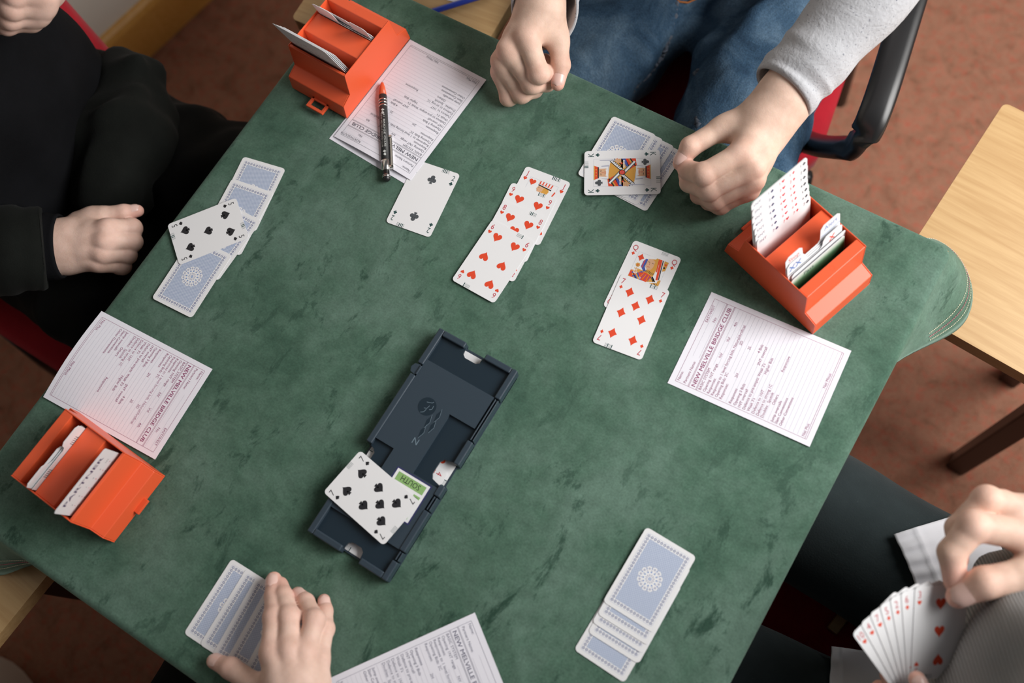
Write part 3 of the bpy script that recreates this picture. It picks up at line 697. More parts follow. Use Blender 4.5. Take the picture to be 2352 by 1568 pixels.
names = ['topmost face-down blue card of the lower right pile, medallion showing', 'second face-down card from the top of the lower right pile', 'third face-down card from the top of the lower right pile',
         'fourth face-down card from the top of the lower right pile', 'lowest face-down card of the lower right pile, nearest the bottom']
for i, (x, y, a) in enumerate([(-.0201, .1111, -.9), (-.0192, .0978, -.6), (-.0198, .0884, -.4), (-.0186, .0778, -.4), (-.0211, .0556, -1.5)]):
    card(x, y, a, .0006 + (4 - i) * .0006, BACK, names[i], Rg)
Hg = 'face-down cards under the hand at the lower left'
for i, (x, y, a, lb) in enumerate([(-.3785, -.1396, 1.2, 'leftmost face-down card of the row under the hand'), (-.3577, -.1390, 2.2, 'second face-down card from the left of the row under the hand'),
                                   (-.3415, -.1390, 4.2, 'third face-down card from the left of the row under the hand'), (-.3255, -.1335, 4.2, 'fourth face-down card from the left of the row under the hand'),
                                   (-.3040, -.1365, 5.5, 'rightmost face-down card under the fingers of the lower left hand')]):
    card(x, y, a, .0006 + i * .0006, BACK, lb, Hg)

# ------------------------------------------------------------------ duplicate board (card wallet)
bd = empty('card_board', (-.2990, .1000, TOP), 0, 'dark navy plastic duplicate board with card pockets in the table centre', 'board')
def uv(u, v): return (u / 1000 - .051, .130 - v / 1000)
def bbox(mb, u0, u1, v0, v1, z0, z1, m=0):
    (a, b), (c, d_) = uv(u0, v1), uv(u1, v0); mb.box(a, c, b, d_, z0, z1, m)
H = .0172
mb = MB()
# lower tray with notches at the four finger gaps
notch = 14
outline = [(4, 0), (36, 0), (36, 3), (62, 3), (62, 0), (98, 0), (102, 4), (102, 121), (98.5, 123), (98.5, 145), (102, 147), (102, 256), (98, 260), (66, 260), (66, 257), (42, 257), (42, 260), (4, 260), (0, 256), (0, 173), (3.5, 171), (3.5, 150), (0, 148), (0, 4)]
mb.prism([uv(*p) for p in outline][::-1], 0, .0035); bevel(mb.build('tray', NAVY, bd), .0006)
mb = MB()   # pocket floors (lower level) with finger notches
fl_out = [(6, 5), (37, 5), (38, 12), (42, 15), (56, 15), (60, 12), (61, 5), (96, 5), (96, 118), (93, 120), (84, 122), (81, 127), (81, 141), (84, 146), (93, 148), (96, 150), (96, 255), (64, 255), (63, 248), (59, 245), (48, 245), (44, 248), (43, 255), (6, 255), (6, 174), (11, 172), (14, 169), (14, 154), (11, 151), (6, 149)]
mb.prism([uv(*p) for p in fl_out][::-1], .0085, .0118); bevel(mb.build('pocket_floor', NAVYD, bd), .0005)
mb = MB()   # raised middle plate with cut-outs
plate = [(7, 38), (95, 38), (95, 78), (63, 78), (63, 152), (95, 152), (95, 226), (7, 226), (7, 180), (31, 180), (31, 140), (7, 140)]
mb.prism([uv(*p) for p in plate][::-1], .0110, .0158); bevel(mb.build('centre_plate', NAVY, bd), .0007)
def rim(name, segs):
    for sg_ in segs:
        mb = MB(); bbox(mb, *sg_, 0, H); bevel(mb.build(name, NAVY, bd), .0014, 3)
rim('rim', [(0, 7, 0, 46), (0, 7, 60, 148), (0, 7, 173, 260), (7, 36, 0, 7), (62, 95, 0, 7), (95, 102, 0, 38), (95, 102, 92, 121), (95, 102, 147, 160), (95, 102, 178, 226), (95, 102, 238, 260), (7, 42, 253, 260), (66, 95, 253, 260)])
rim('ridge', [(97, 98.5, 39, 91), (100, 101.5, 39, 91), (97, 98.5, 161, 177), (100, 101.5, 161, 177), (97, 98.5, 227, 237), (100, 101.5, 227, 237)])
mb = MB(); mb.prism([uv(*p) for p in [(5, 46.5), (5, 59.5), (-1.5, 58), (-3.5, 53), (-1.5, 48)]], .002, .0155); bevel(mb.build('knob', NAVY, bd), .001)
mb = MB(); bbox(mb, 5.2, 7.4, 47.5, 58.5, .010, .0168); bevel(mb.build('latch', NAVY, bd), .0005)
# emblem on the plate: disc, linked lozenges, letter N
zz = .01585
mb = MB(); mb.flat(circ(.0102, 32), zz + .0001, 0, *uv(37, 83))
for (pts) in ([(34, 79), (40, 77), (41, 75)], [(39, 81), (38, 85), (35, 86)], [(43, 79), (43.5, 83), (41, 85)], [(38, 86), (37, 90), (34, 92)]):
    for (a, b) in zip(pts, pts[1:]):
        p, q = Vector(uv(*a)), Vector(uv(*b)); nn = Vector((-(q - p).y, (q - p).x)).normalized() * .00025
        mb.poly([(*(p - nn), zz + .0003), (*(q - nn), zz + .0003), (*(q + nn), zz + .0003), (*(p + nn), zz + .0003)], 1)
for (cu, cv) in ((53, 86), (47, 96.5), (54, 99), (47.5, 109)):
    mb.flat([(0, .0080), (-.0022, .0005), (0, -.0080), (.0022, -.0005)], zz + .0001, 0, *uv(cu, cv), 1, R(-3))
    p, q, r_ = [Vector(uv(cu + a, cv + b)) for a, b in ((0, -8.4), (2.5, .5), (0, 8.4))]
    for a, b in ((p, q), (q, r_)):
        nn = Vector((-(b - a).y, (b - a).x)).normalized() * .0002; mb.poly([(*(a - nn), zz + .0003), (*(b - nn), zz + .0003), (*(b + nn), zz + .0003), (*(a + nn), zz + .0003)], 1)
text(mb, 'N', *uv(44, 125), zz + .0002, .010, 1)
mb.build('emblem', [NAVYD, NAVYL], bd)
# label with the compass seats
lb_ = MB(); lu0, lu1, lv0, lv1 = 47, 88, 155, 199
def lq(u0, u1, v0, v1, z, m): (a, b), (c, d_) = uv(u0, v1), uv(u1, v0); lb_.poly([(a, b, z), (c, b, z), (c, d_, z), (a, d_, z)], m)
lq(45.5, 89.5, 153.5, 200.5, zz + .0001, 4); lq(lu0, lu1, lv0, lv1, zz + .0002, 0); lq(50, 85, 157.5, 167, zz + .0003, 1); lq(50, 85, 187, 196.5, zz + .0003, 1)
lq(50, 58, 170, 184, zz + .0003, 1); lq(77, 85, 170, 184, zz + .0003, 1); lq(51.5, 56.5, 172, 182, zz + .00035, 0); lq(63, 68, 171.5, 176, zz + .0003, 2)
text(lb_, 'SOUTH', *uv(67.5, 162.2), zz + .0004, .0086, 3, math.pi, 'c', thin=.85); text(lb_, 'NORTH', *uv(67.5, 191.8), zz + .0004, .0086, 3, 0, 'c', thin=.85)
text(lb_, 'EAST', *uv(81, 177), zz + .0004, .0062, 3, -math.pi / 2, 'c', thin=.75); text(lb_, 'W', *uv(54, 177), zz + .0004, .007, 3, math.pi / 2, 'c')
lb_.build('seat_label', [WHITE, mat('label_green', (.26, .45, .16), .5), mat('label_orange', (.80, .35, .10), .5), BLACK, mat('label_violet_edge', (.03, .03, .12), .5)], bd)
# cards in the pockets: only their corners show in the finger gaps
for (u, v, dg, lb) in ((51, 50, 0, 'pocketed card whose white end shows in the far gap of the dark board'), (54, 211, 0, 'pocketed card whose white end shows in the near gap of the dark board'),
                       (53, 133, 90, 'pocketed card whose white side shows in the right gap of the dark board'), (50, 161, 90, 'pocketed card whose white side shows in the left gap of the dark board')):
    px, py = uv(u, v); card(-.2990 + px, .1000 + py, dg, .0040 + (.0009 if dg else 0) + (.0009 if u == 50 else 0), card_mesh('4', 'h'), lb, 'cards in the pockets of the dark board')

# ------------------------------------------------------------------ orange bidding boxes
BL_, BW_ = .136, .087
def bid_box(x, y, rz, label, base=False, loop=False):
    o = empty('bidding_box', (x, y, TOP), R(rz), label, 'bidding box', 'orange bidding boxes')
    def ext(poly, y0, y1):
        mb = MB(); n = len(poly)
        vs = [(a, y0, z) for a, z in poly] + [(a, y1, z) for a, z in poly]
        mb.add(vs, [tuple(range(n)), tuple(range(2 * n - 1, n - 1, -1))] + [(i, n + i, n + (i + 1) % n, (i + 1) % n) for i in range(n)]); return mb
    low = .002
    hat = [(.0005, low), (.003, .024), (.0185, .030), (.0222, .064), (.1115, .064), (.1165, .030), (.133, .024), (.1355, low)]
    core = [(.0005, low), (.003, .024), (.0185, .030), (.0222, .0635), (.0260, .0635), (.0265, .012), (.0500, .012), (.0505, .0615), (.0785, .0615), (.0790, .012), (.0985, .012), (.0990, .0635), (.1115, .0635), (.1165, .030), (.133, .024), (.1355, low)]
    bevel(ext(core, .0012, BW_ - .0012).build('body', ORANGE, o), .0009)
    for (a, b) in ((0, .0014), (BW_ - .0014, BW_)): bevel(ext(hat, a, b).build('side_panel', ORANGE, o), .0006)
    for xx in (.004, .128):
        for yy in (.004, BW_ - .008):
            mb = MB(); mb.box(xx, xx + .004, yy, yy + .004, 0, .003); mb.build('foot', ORANGE, o)
    mb = MB(); yc = BW_ / 2 - .004                       # hinged clip: a small rectangular loop
    for (x0, x1, y0, y1) in ([(-.005, .003, yc - .009, yc + .009)] if not loop else []) + [(a + (0 if loop else .0055) * (a < 0), b, c, d) for a, b, c, d in ((-.010, .003, yc - .013, yc - .009), (-.010, .003, yc + .009, yc + .013), (-.013, -.009, yc - .013, yc + .013), (-.001, .003, yc - .013, yc + .013))][:4 if loop else 0]: mb.box(x0, x1, y0, y1, .006, .0095)
    bevel(mb.build('clip', ORANGE, o), .0007)
    mb = MB()
    for q in range(20):
        a, b = 2 * math.pi * q / 20, 2 * math.pi * (q + 1) / 20; c = (.1048, BW_ * .5)
        mb.poly([(c[0] + r_ * math.cos(t), c[1] + r_ * math.sin(t), .0636) for r_, t in ((.0024, a), (.0028, a), (.0028, b), (.0024, b))])
    mb.build('moulding_mark', ORANGE, o)
    if base:
        mb = MB(); mb.box(.002, BL_ - .001, .001, BW_ + .0012, 0, .0012); mb.build('base_card', WHITE, o)
    return o
BIDM = [WHITE, mat('bid_red', (.62, .02, .04), .5), mat('bid_navy', (.03, .03, .12), .5), mat('bid_black', (.03, .035, .05), .5), LBLUE, mat('bid_red_tab', (.72, .06, .03), .5), GREENK]
def passgreen():
    m = mat('pass_card_green', (.1, .4, .2), .5); n = N(m); tc_ = n.n('ShaderNodeTexCoord'); sx = n.n('ShaderNodeSeparateXYZ'); n.l(tc_.outputs['Object'], sx.inputs[0])
    mr = n.n('ShaderNodeMapRange'); mr.inputs[1].default_value = .024; mr.inputs[2].default_value = .051; n.l(sx.outputs[1], mr.inputs[0])
    n.col(n.ramp(mr.outputs[0], [(0, (.05, .30, .12)), (.50, (.17, .48, .26)), (.97, (.72, .76, .74))])); return m
BIDM.append(passgreen())
def bid_card(box, a0, z0, lean, b0, outline, draw, label, side=1, group=None, front=0, thick=.0004):
    """card standing in a slot; local x runs along the slot, local y up the leaning card; side=-1 prints the back"""
    mb = MB(); mb.prism(outline, -thick, 0, 0, front)
    m2 = MB(); draw(m2)
    if side > 0: mb.add(m2.v, m2.f, 0)
    else:
        wx = max(p[0] for p in outline) + min(p[0] for p in outline)
        mb.add([(wx - x, y, -thick - z) for x, y, z in m2.v], m2.f, 0)
    k = len(m2.m); mb.m[-k:] = m2.m if k else []
    me = mb.mesh('bidding_card', BIDM); o = link('bidding_card', me)
    ln = R(lean)
    Ml = Matrix(((0, -math.sin(ln), math.cos(ln), a0), (1, 0, 0, b0), (0, math.cos(ln), math.sin(ln), z0), (0, 0, 0, 1)))
    o.matrix_world = Matrix.Translation(box.location) @ Matrix.Rotation(box.rotation_euler.z, 4, 'Z') @ Ml
    return tag(o, label, 'bidding card', group)
def tab_out(wd, hb, t0, t1, ht, r=.004):
    """card outline with a raised tab between t0 and t1"""
    p = [(0, 0), (wd, 0)]
    if t1 < wd - .002: p += [(wd, hb), (t1 + .005, hb), (t1 + .001, hb + .003), (t1, ht - r), (t1 - r, ht)]
    else: p += [(wd, ht - r), (wd - r, ht)]
    if t0 > .002: p += [(t0 + r, ht), (t0, ht - r), (t0 - .001, hb + .003), (t0 - .005, hb), (0, hb)]
    else: p += [(r, ht), (0, ht - r)]
    return p
def rr(wd, h): return [(0, 0), (wd, 0)] + [(x, y) for x, y in rrect(wd, 2 * h, .004, 5, wd / 2, 0) if y > 0]
def level_draw(k, h):
    def d(mb):
        y = h - .0062; z = .00007
        text(mb, '%dNT' % k, .0085, y, z, .0058, 2, 0, 'c')
        for x, s_, m in ((.0265, 's', 2), (.042, 'h', 1), (.0565, 'd', 1), (.0715, 'c', 3)):
            text(mb, str(k), x - .0023, y, z, .0062, m, 0, 'c'); pip(mb, s_, x + .0024, y, z, .0046, m)
    return d
bxr = bid_box(-.1236, .4696, -18.2, 'orange plastic bidding box with tall numbered cards, beside the right printed sheet', True)
ordn = ['tallest', 'second', 'third', 'fourth', 'fifth', 'sixth', 'seventh and lowest']
for k in range(1, 8):
    zt = .128 - .0087 * (k - 1); h_ = (zt - .0135) / math.cos(R(13))
    bid_card(bxr, .0408 + .0013 * (k - 1), .0135, 13, (.0052 if k < 3 else .0030) + .0005 * (k % 2), rr(.0785, h_), level_draw(k, h_), '%s bidding card in the right orange box, showing the level %d bids' % (ordn[k - 1], k), 1, 'numbered bidding cards in the right box', 0, .00115)
def lab(st, x, y, size, m, bold=True, line_=None):
    def d(mb):
        text(mb, st, x, y, .00007, size, m, 0, 'c', bold)
        if line_: mb.flat([(line_[0], line_[2]), (line_[1], line_[2]), (line_[1], line_[2] + .0007), (line_[0], line_[2] + .0007)], .00006, m)
    return d
gp = 'call cards in the right box'
bid_card(bxr, .0923, .0135, 15.3, .0035, tab_out(.079, .058, .051, .079, .0805), lab('Alert', .0655, .0735, .0092, 4, False, (.051, .079, .064)), 'Alert card with a blue tab standing in the right orange box', 1, gp)
bid_card(bxr, .0932, .0135, 15.2, .0030, tab_out(.079, .056, 0, .024, .0800), lab('Stop', .0118, .073, .0086, 5, False, (0, .024, .060)), 'Stop card with red lettering standing in the right orange box', 1, gp)
bid_card(bxr, .0942, .0135, 15.0, .0035, tab_out(.079, .054, 0, .025, .0690), lab('XX', .0115, .0595, .0125, 4, True), 'redouble card with a blue XX in the right orange box', 1, gp)
bid_card(bxr, .0952, .0135, 14.6, .0030, tab_out(.079, .052, .051, .079, .0655), lab('X', .064, .0560, .0120, 5, True), 'double card with a red X in the right orange box', 1, gp)
bid_card(bxr, .0963, .0135, 13.2, .0060, rr(.079, .0535), lambda mb: None, 'rear green pass card in the right orange box, shifted sideways', 1, gp, 7)
bid_card(bxr, .0976, .0135, 11.6, .0020, rr(.079, .0500), lab('Pass', .026, .0440, .0088, 6, False), 'front green Pass card in the right orange box', 1, gp, 7)
bxt = bid_box(-.6034, .4054, 87.6, 'orange plastic bidding box at the far left corner, beside the sheet with the pen', False, True)
bxl = bid_box(-.5258, -.0628, 177.2, 'orange plastic bidding box at the near left corner of the cloth')
def small_print(mb, w_=.078, h_=.1):
    for j in range(4):
        for i in range(6): text(mb, random.choice(['1', '2', '3', 'NT', '4']), .012 + i * .011, h_ - .030 - j * .008, .00007, .004, 1 if j % 2 else 3, 0, 'c')
def plain(mb): pass
for k in range(4):
    zt = .118 - .008 * k; h_ = (zt - .0135) / math.cos(R(14))
    bid_card(bxt, .0408 + .0022 * k, .0135, 14, .0055 + .0012 * k, rr(.0785, h_), (lambda mb, hh=h_: small_print(mb, .0785, hh)) if k == 0 else plain,
             '%s white card in the clip-side slot of the far left box' % ordn[k], -1, 'white cards in the far left box')
for k, (t0, t1, ht, lbx) in enumerate([(.048, .079, .075, 'tabbed at the outer end'), (0, .026, .073, 'tabbed at the panel end'), (.03, .079, .063, 'with a wide tab'), (0, .079, .052, 'without a tab')]):
    bid_card(bxt, .0900 + .0018 * k, .0135, 12, .0045, tab_out(.079, .050, t0, t1, ht), plain, 'white card %s in the inner slot of the far left box' % lbx, -1, 'call cards in the far left box')
for k in range(4):
    zt = .104 - .008 * k; h_ = (zt - .0135) / math.cos(R(12))
    def dr(mb, hh=h_):
        text(mb, 'PARTNER', .039, hh - .012, .00007, .0105, 2, 0, 'c', True, width=.060)
        small_print(mb, .0785, hh)
    bid_card(bxl, .0408 + .0022 * k, .0135, 12, .0045 + .0008 * k, rr(.0785, h_), dr if k == 0 else plain, '%s white card in the clip-side slot of the near left box' % ordn[k], -1, 'white cards in the near left box')
def barc(mb):
    for x0 in (.016, .058):
        for i in range(5): mb.flat([(x0 + .0022 * i, .048), (x0 + .0022 * i + .0007, .048), (x0 + .0022 * i + .0007, .056), (x0 + .0022 * i, .056)], .00007, 3)
for k, (t0, t1, ht, lbx) in enumerate([(0, .026, .072, 'tabbed at the table side'), (.050, .079, .072, 'tabbed at the panel side'), (.028, .060, .064, 'with a middle tab'), (0, .079, .050, 'without a tab')]):
    bid_card(bxl, .0887 + .0022 * k, .0135, 11, .0045, tab_out(.079, .058 if k < 2 else .048, t0, t1, ht), barc if k == 0 else plain, 'white card %s in the far slot of the near left box' % lbx, -1, 'call cards in the near left box')

# ------------------------------------------------------------------ people: implicit surfaces meshed with surface nets
def smin(a, b, k):
    if k <= 0: return np.minimum(a, b)
    h = np.clip(.5 + .5 * (b - a) / k, 0, 1); return b * (1 - h) + a * h - k * h * (1 - h)
def prim_bounds(p):
    if p[0] == 'c': a, b, r = np.array(p[1]), np.array(p[2]), max(p[3], p[4])
    else: a = b = np.array(p[1]); r = max(p[2])
    return np.minimum(a, b) - r, np.maximum(a, b) + r
def prim_eval(p, X, Y, Z):
    if p[0] == 'c':                       # tapered capsule
        a, b, ra, rb = np.array(p[1], float), np.array(p[2], float), p[3], p[4]; d = b - a; L2 = max(float(d @ d), 1e-12)
        t = np.clip(((X - a[0]) * d[0] + (Y - a[1]) * d[1] + (Z - a[2]) * d[2]) / L2, 0, 1)
        return np.sqrt((X - a[0] - t * d[0]) ** 2 + (Y - a[1] - t * d[1]) ** 2 + (Z - a[2] - t * d[2]) ** 2) - (ra + (rb - ra) * t)
    c, r = p[1], p[2]; x, y, z = X - c[0], Y - c[1], Z - c[2]
    if len(p) > 3:
        m = np.array(p[3]); x, y, z = m[0][0] * x + m[0][1] * y + m[0][2] * z, m[1][0] * x + m[1][1] * y + m[1][2] * z, m[2][0] * x + m[2][1] * y + m[2][2] * z
    q = np.sqrt((x / r[0]) ** 2 + (y / r[1]) ** 2 + (z / r[2]) ** 2); return (q - 1) * min(r)
def field(groups, vox, clip=None, disp=None, pad=.02, inflate=0):
    lo = np.min([prim_bounds(p)[0] for g in groups for p in g[0]], 0) - pad - inflate
    hi = np.max([prim_bounds(p)[1] for g in groups for p in g[0]], 0) + pad + inflate
    if clip is not None: lo = np.maximum(lo, clip[0]); hi = np.minimum(hi, clip[1])
    n = np.ceil((hi - lo) / vox).astype(int) + 1; D = np.full(n, .2, np.float32)
    ax = [lo[i] + vox * np.arange(n[i]) for i in range(3)]
    ax = [q.astype(np.float32) for q in ax]
    for prims, kin, kout in groups:
        bl = []
        for p in prims:
            a, b = prim_bounds(p); m = pad + kin * 1.5 + inflate
            i0 = np.maximum(((a - m - lo) / vox).astype(int), 0); i1 = np.minimum(((b + m - lo) / vox).astype(int) + 2, n)
            if (i1 > i0).all(): bl.append((p, i0, i1))
        if not bl: continue
        g0 = np.min([q[1] for q in bl], 0); g1 = np.max([q[2] for q in bl], 0); Gf = np.full(g1 - g0, .2, np.float32)
        for p, i0, i1 in bl:
            v = prim_eval(p, ax[0][i0[0]:i1[0]][:, None, None], ax[1][i0[1]:i1[1]][None, :, None], ax[2][i0[2]:i1[2]][None, None, :]).astype(np.float32)
            sl = tuple(slice(i0[q] - g0[q], i1[q] - g0[q]) for q in range(3))
            Gf[sl] = smin(Gf[sl], v, kin)
        sg = tuple(slice(g0[q], g1[q]) for q in range(3)); D[sg] = smin(D[sg], Gf, kout)
    if inflate: D = D - np.float32(inflate)
    if disp is not None:
        I, J_, K = np.nonzero(np.abs(D) < max(.03, 3 * vox)); D[I, J_, K] += disp(ax[0][I], ax[1][J_], ax[2][K]).astype(np.float32)
    return D, lo, ax
def surfnet(D, lo, vox):
    D = np.pad(D, 1, constant_values=.2); lo = lo - vox
    ins = D < 0; nx, ny, nz = D.shape; c8 = [(i, j, k) for i in (0, 1) for j in (0, 1) for k in (0, 1)]
    s = sum(ins[i:nx - 1 + i, j:ny - 1 + j, k:nz - 1 + k].astype(np.int8) for i, j, k in c8)
    act = (s > 0) & (s < 8); ids = np.full(act.shape, -1, np.int64); I, J, K = np.nonzero(act); ids[I, J, K] = np.arange(len(I))
    pos = np.zeros((len(I), 3)); cnt = np.zeros(len(I))
    for a in c8:
        for d in range(3):
            if a[d]: continue
            b = list(a); b[d] = 1
            va = D[I + a[0], J + a[1], K + a[2]]; vb = D[I + b[0], J + b[1], K + b[2]]; cr = (va < 0) != (vb < 0)
            t = np.where(cr, va / np.where(cr, va - vb, 1), 0)
            for q in range(3): pos[:, q] += cr * (a[q] + (t if q == d else 0))
            cnt += cr
    V = lo + vox * (np.stack([I, J, K], 1) + pos / cnt[:, None]); F = []
    for d in range(3):
        e, f = (d + 1) % 3, (d + 2) % 3; sh = [nx, ny, nz]
        A = np.take(ins, np.arange(sh[d] - 1), d); B = np.take(ins, np.arange(1, sh[d]), d); ch = A != B
        P = np.stack(np.nonzero(ch), 1); P = P[(P[:, e] > 0) & (P[:, f] > 0) & (P[:, e] < sh[e] - 1) & (P[:, f] < sh[f] - 1)]
        sg = A[P[:, 0], P[:, 1], P[:, 2]]
        def cell(de, df):
            Q = P.copy(); Q[:, e] += de; Q[:, f] += df; return ids[Q[:, 0], Q[:, 1], Q[:, 2]]
        q = np.stack([cell(-1, -1), cell(0, -1), cell(0, 0), cell(-1, 0)], 1); q[~sg] = q[~sg][:, ::-1]; F.append(q)
    return V, np.concatenate(F)
def np_mesh(name, parts, mats, tint=None):
    """join (V, F, material) blocks into one smooth mesh with a 'tint' point attribute"""
    off = 0; VV = []; FF = []; MM = []
    for V, F, m in parts:
        VV.append(V); FF += (F + off).tolist() if isinstance(F, np.ndarray) else [tuple(i + off for i in f) for f in F]; MM += [m] * len(F); off += len(V)
    VV = np.concatenate(VV); me = bpy.data.meshes.new(name); me.from_pydata(VV.tolist(), [], FF)
    for x in mats: me.materials.append(x)
    me.polygons.foreach_set('material_index', MM); me.polygons.foreach_set('use_smooth', [True] * len(FF))
    at = me.attributes.new('tint', 'FLOAT', 'POINT'); at.data.foreach_set('value', (tint(VV) if tint is not None else np.zeros(len(VV))).astype(np.float32))
    me.update(); return me
def unit(v): v = np.array(v, float); return v / np.linalg.norm(v)
class Hand:
    """fingers: dict name -> [MCP, PIP, DIP, TIP]; thumb [CMC, MCP, IP, TIP]; w wrist centre, e elbow"""
    def __init__(s, fingers, thumb, w, e, rad, trad, wr=.024, er=.038, vox=.0014, flat=.010, nails=(), wide=None):
        s.vox = vox; s.tips = []; s.knuck = []; fin = []; nm = list(fingers); s.nails = []
        mcps = [np.array(fingers[k][0]) for k in nm]; w = np.array(w); e = np.array(e)
        across = unit(mcps[0] - mcps[-1]) if wide is None else unit(wide)
        fd = unit(np.mean(mcps, 0) - w); nrm = unit(np.cross(across, fd))
        if nrm[2] < 0: nrm = -nrm
        s.nrm = nrm; groups = []
        for k, r in zip(nm, rad):
            P = [np.array(p) for p in fingers[k]]
            rr_ = [r * 1.03, r * .98, r * .87, r * .74]
            ch = [('c', P[i], P[i + 1], rr_[i], rr_[i + 1]) for i in range(3)]
            ch.append(('c', P[1], P[1] + (P[1] - P[2]) * .01, r * 1.04, r * 1.04))
            groups.append((ch, .0035, .0016)); s.tips.append((P[3], r)); s.knuck += [(P[0], r), (P[1], r)]
        P = [np.array(p) for p in thumb]; tr = trad
        groups.append(([('c', P[0], P[1], tr * 1.35, tr * 1.10), ('c', P[1], P[2], tr * 1.05, tr * 1.0), ('c', P[2], P[3], tr * .98, tr * .72)], .004, .0018)); s.tips.append((P[3], tr)); s.knuck.append((P[2], tr))
        palm = []
        for i, (m, r) in enumerate(zip(mcps, rad)):
            base = w + across * (.5 - i / 3) * .036 + fd * .012
            palm.append(('c', base, m - nrm * r * .18, .0135, r * 1.02))
        for i in range(3): palm.append(('c', (mcps[i] * .55 + w * .45), (mcps[i + 1] * .55 + w * .45), .0125, .0125))
        palm.append(('c', w + across * .012 - nrm * .004, P[1] * .6 + P[0] * .4, .016, tr * 1.25)); palm.append(('c', mcps[0] * .6 + w * .4, P[1] * .5 + P[0] * .5, .010, tr * .9))
        fa = unit(e - w)
        palm += [('c', w + across * flat, e + across * flat * 1.3, wr * .84, er), ('c', w - across * flat, e - across * flat * 1.3, wr * .84, er), ('c', w, w + fa * .03, wr * .95, wr)]
        palm.append(('c', w - fd * .0, (mcps[0] + mcps[-1]) / 2 * .5 + w * .5, wr * .86, .015))
        groups.append((palm, .014, .0075))
        ten = [('c', w + across * (.5 - i / 3) * .022 + nrm * .012, m + nrm * r * .55, .0022, .0045) for i, (m, r) in enumerate(zip(mcps, rad))]
        groups.append((ten, .002, .009))
        s.groups = groups; s.nailspec = []
        for (which, up) in nails:
            Q = P if which == 'thumb' else [np.array(q) for q in fingers[which]]
            r = tr if which == 'thumb' else rad[nm.index(which)]
            s.nailspec.append((Q[2], Q[3], r, up))
    def mesh(s):
        D, lo, ax = field(s.groups, s.vox, pad=.012); return surfnet(D, lo, s.vox)
    def tint(s, V):
        t = np.zeros(len(V))
        for c, r in s.tips: t = np.maximum(t, .95 * np.exp(-((V - c) ** 2).sum(1) / (r * 1.7) ** 2))
        for c, r in s.knuck: t = np.maximum(t, .60 * np.exp(-((V - c) ** 2).sum(1) / (r * 1.15) ** 2))
        return t
    def nail_parts(s):
        out = []
        for d0, tip, r, up in s.nailspec:
            d = unit(tip - d0); u = np.array(up, float); u = unit(u - d * (u @ d)); a = np.cross(d, u); V = []; F = []; nu, nv = 8, 7
            rt = r * .80; c0 = tip - d * r * .55
            for j in range(nv + 1):
                y = -r * .62 + j / nv * r * 1.45; wfac = math.sqrt(max(0, 1 - (abs(2 * j / nv - 1)) ** 4)) * .9 + .1
                for i in range(nu + 1):
                    th = (i / nu - .5) * R(112) * wfac; lift = rt * 1.065 - .35 * max(0, y - r * .2) ** 2 / r
                    V.append(c0 + d * y + a * math.sin(th) * lift * .98 + u * math.cos(th) * lift)
            for j in range(nv):
                for i in range(nu): q = j * (nu + 1) + i; F.append((q, q + 1, q + nu + 2, q + nu + 1))
            out.append((np.array(V), F))
        return out
def cloth_noise(amp, f, seed=0, stretch=(1, 1, 1)):
    rg = random.Random(seed); W = [(np.array([rg.uniform(-1, 1) * q for q in stretch]), rg.uniform(0, 6.28)) for _ in range(7)]
    W = [(unit(v) * f * (1 + .55 * i / 2), p, amp / (1 + .35 * i)) for i, (v, p) in enumerate(W)]
    def d(X, Y, Z):
        o = 0
        for v, p, a in W: o = o + a * np.sin(v[0] * X + v[1] * Y + v[2] * Z + p + .7 * np.sin(f * .6 * (X - Y + Z) + p))
        return o
    return d
def head_groups(c, f, up=(0, 0, 1)):
    """skull, face, ears for a head centred at c looking along f"""
    f = unit(f); u = unit(np.array(up) - f * (np.array(up) @ f)); s_ = np.cross(f, u); c = np.array(c); m = [s_.tolist(), f.tolist(), u.tolist()]
    p = lambda x, y, z: c + s_ * x + f * y + u * z
    return [([('e', p(0, -.012, .03), (.076, .096, .090), m), ('e', p(0, .022, -.035), (.060, .070, .085), m), ('c', p(0, .055, -.088), p(0, .05, -.10), .026, .022), ('c', p(0, -.02, -.06), p(0, -.035, -.16), .056, .060)], .03, .02),
            ([('c', p(0, .088, .012), p(0, .108, -.022), .009, .013), ('c', p(-.012, .093, -.026), p(.012, .093, -.026), .008, .008), ('c', p(-.02, .082, -.056), p(.02, .082, -.056), .008, .008), ('c', p(-.018, .081, -.067), p(.018, .081, -.067), .008, .008),
              ('c', p(-.045, .072, .022), p(-.015, .085, .020), .008, .008), ('c', p(.045, .072, .022), p(.015, .085, .020), .008, .008), ('e', p(.030, .074, .002), (.0135, .0135, .0135)), ('e', p(-.030, .074, .002), (.0135, .0135, .0135)),
              ('e', p(.077, -.01, -.01), (.010, .020, .032), m), ('e', p(-.077, -.01, -.01), (.010, .020, .032), m)], .006, .010)], p
EYE = mat('eye_white', (.75, .73, .70), .2); IRIS = mat('iris_brown', (.06, .035, .02), .2); HAIRM = mat('brown_hair', (.035, .018, .010), .6); HAIRG = mat('grey_hair', (.22, .21, .20), .6); LIPM = mat('lips', (.45, .18, .15), .5)
SHOE = mat('black_shoe_leather', (.012, .012, .012), .4)
def uvsphere(c, r, n=12, m=8):
    V = [[c[0] + r * math.sin(math.pi * j / m) * math.cos(2 * math.pi * i / n), c[1] + r * math.sin(math.pi * j / m) * math.sin(2 * math.pi * i / n), c[2] + r * math.cos(math.pi * j / m)] for j in range(m + 1) for i in range(n)]
    return np.array(V), [(j * n + i, (j + 1) * n + i, (j + 1) * n + (i + 1) % n, j * n + (i + 1) % n) for j in range(m) for i in range(n)]
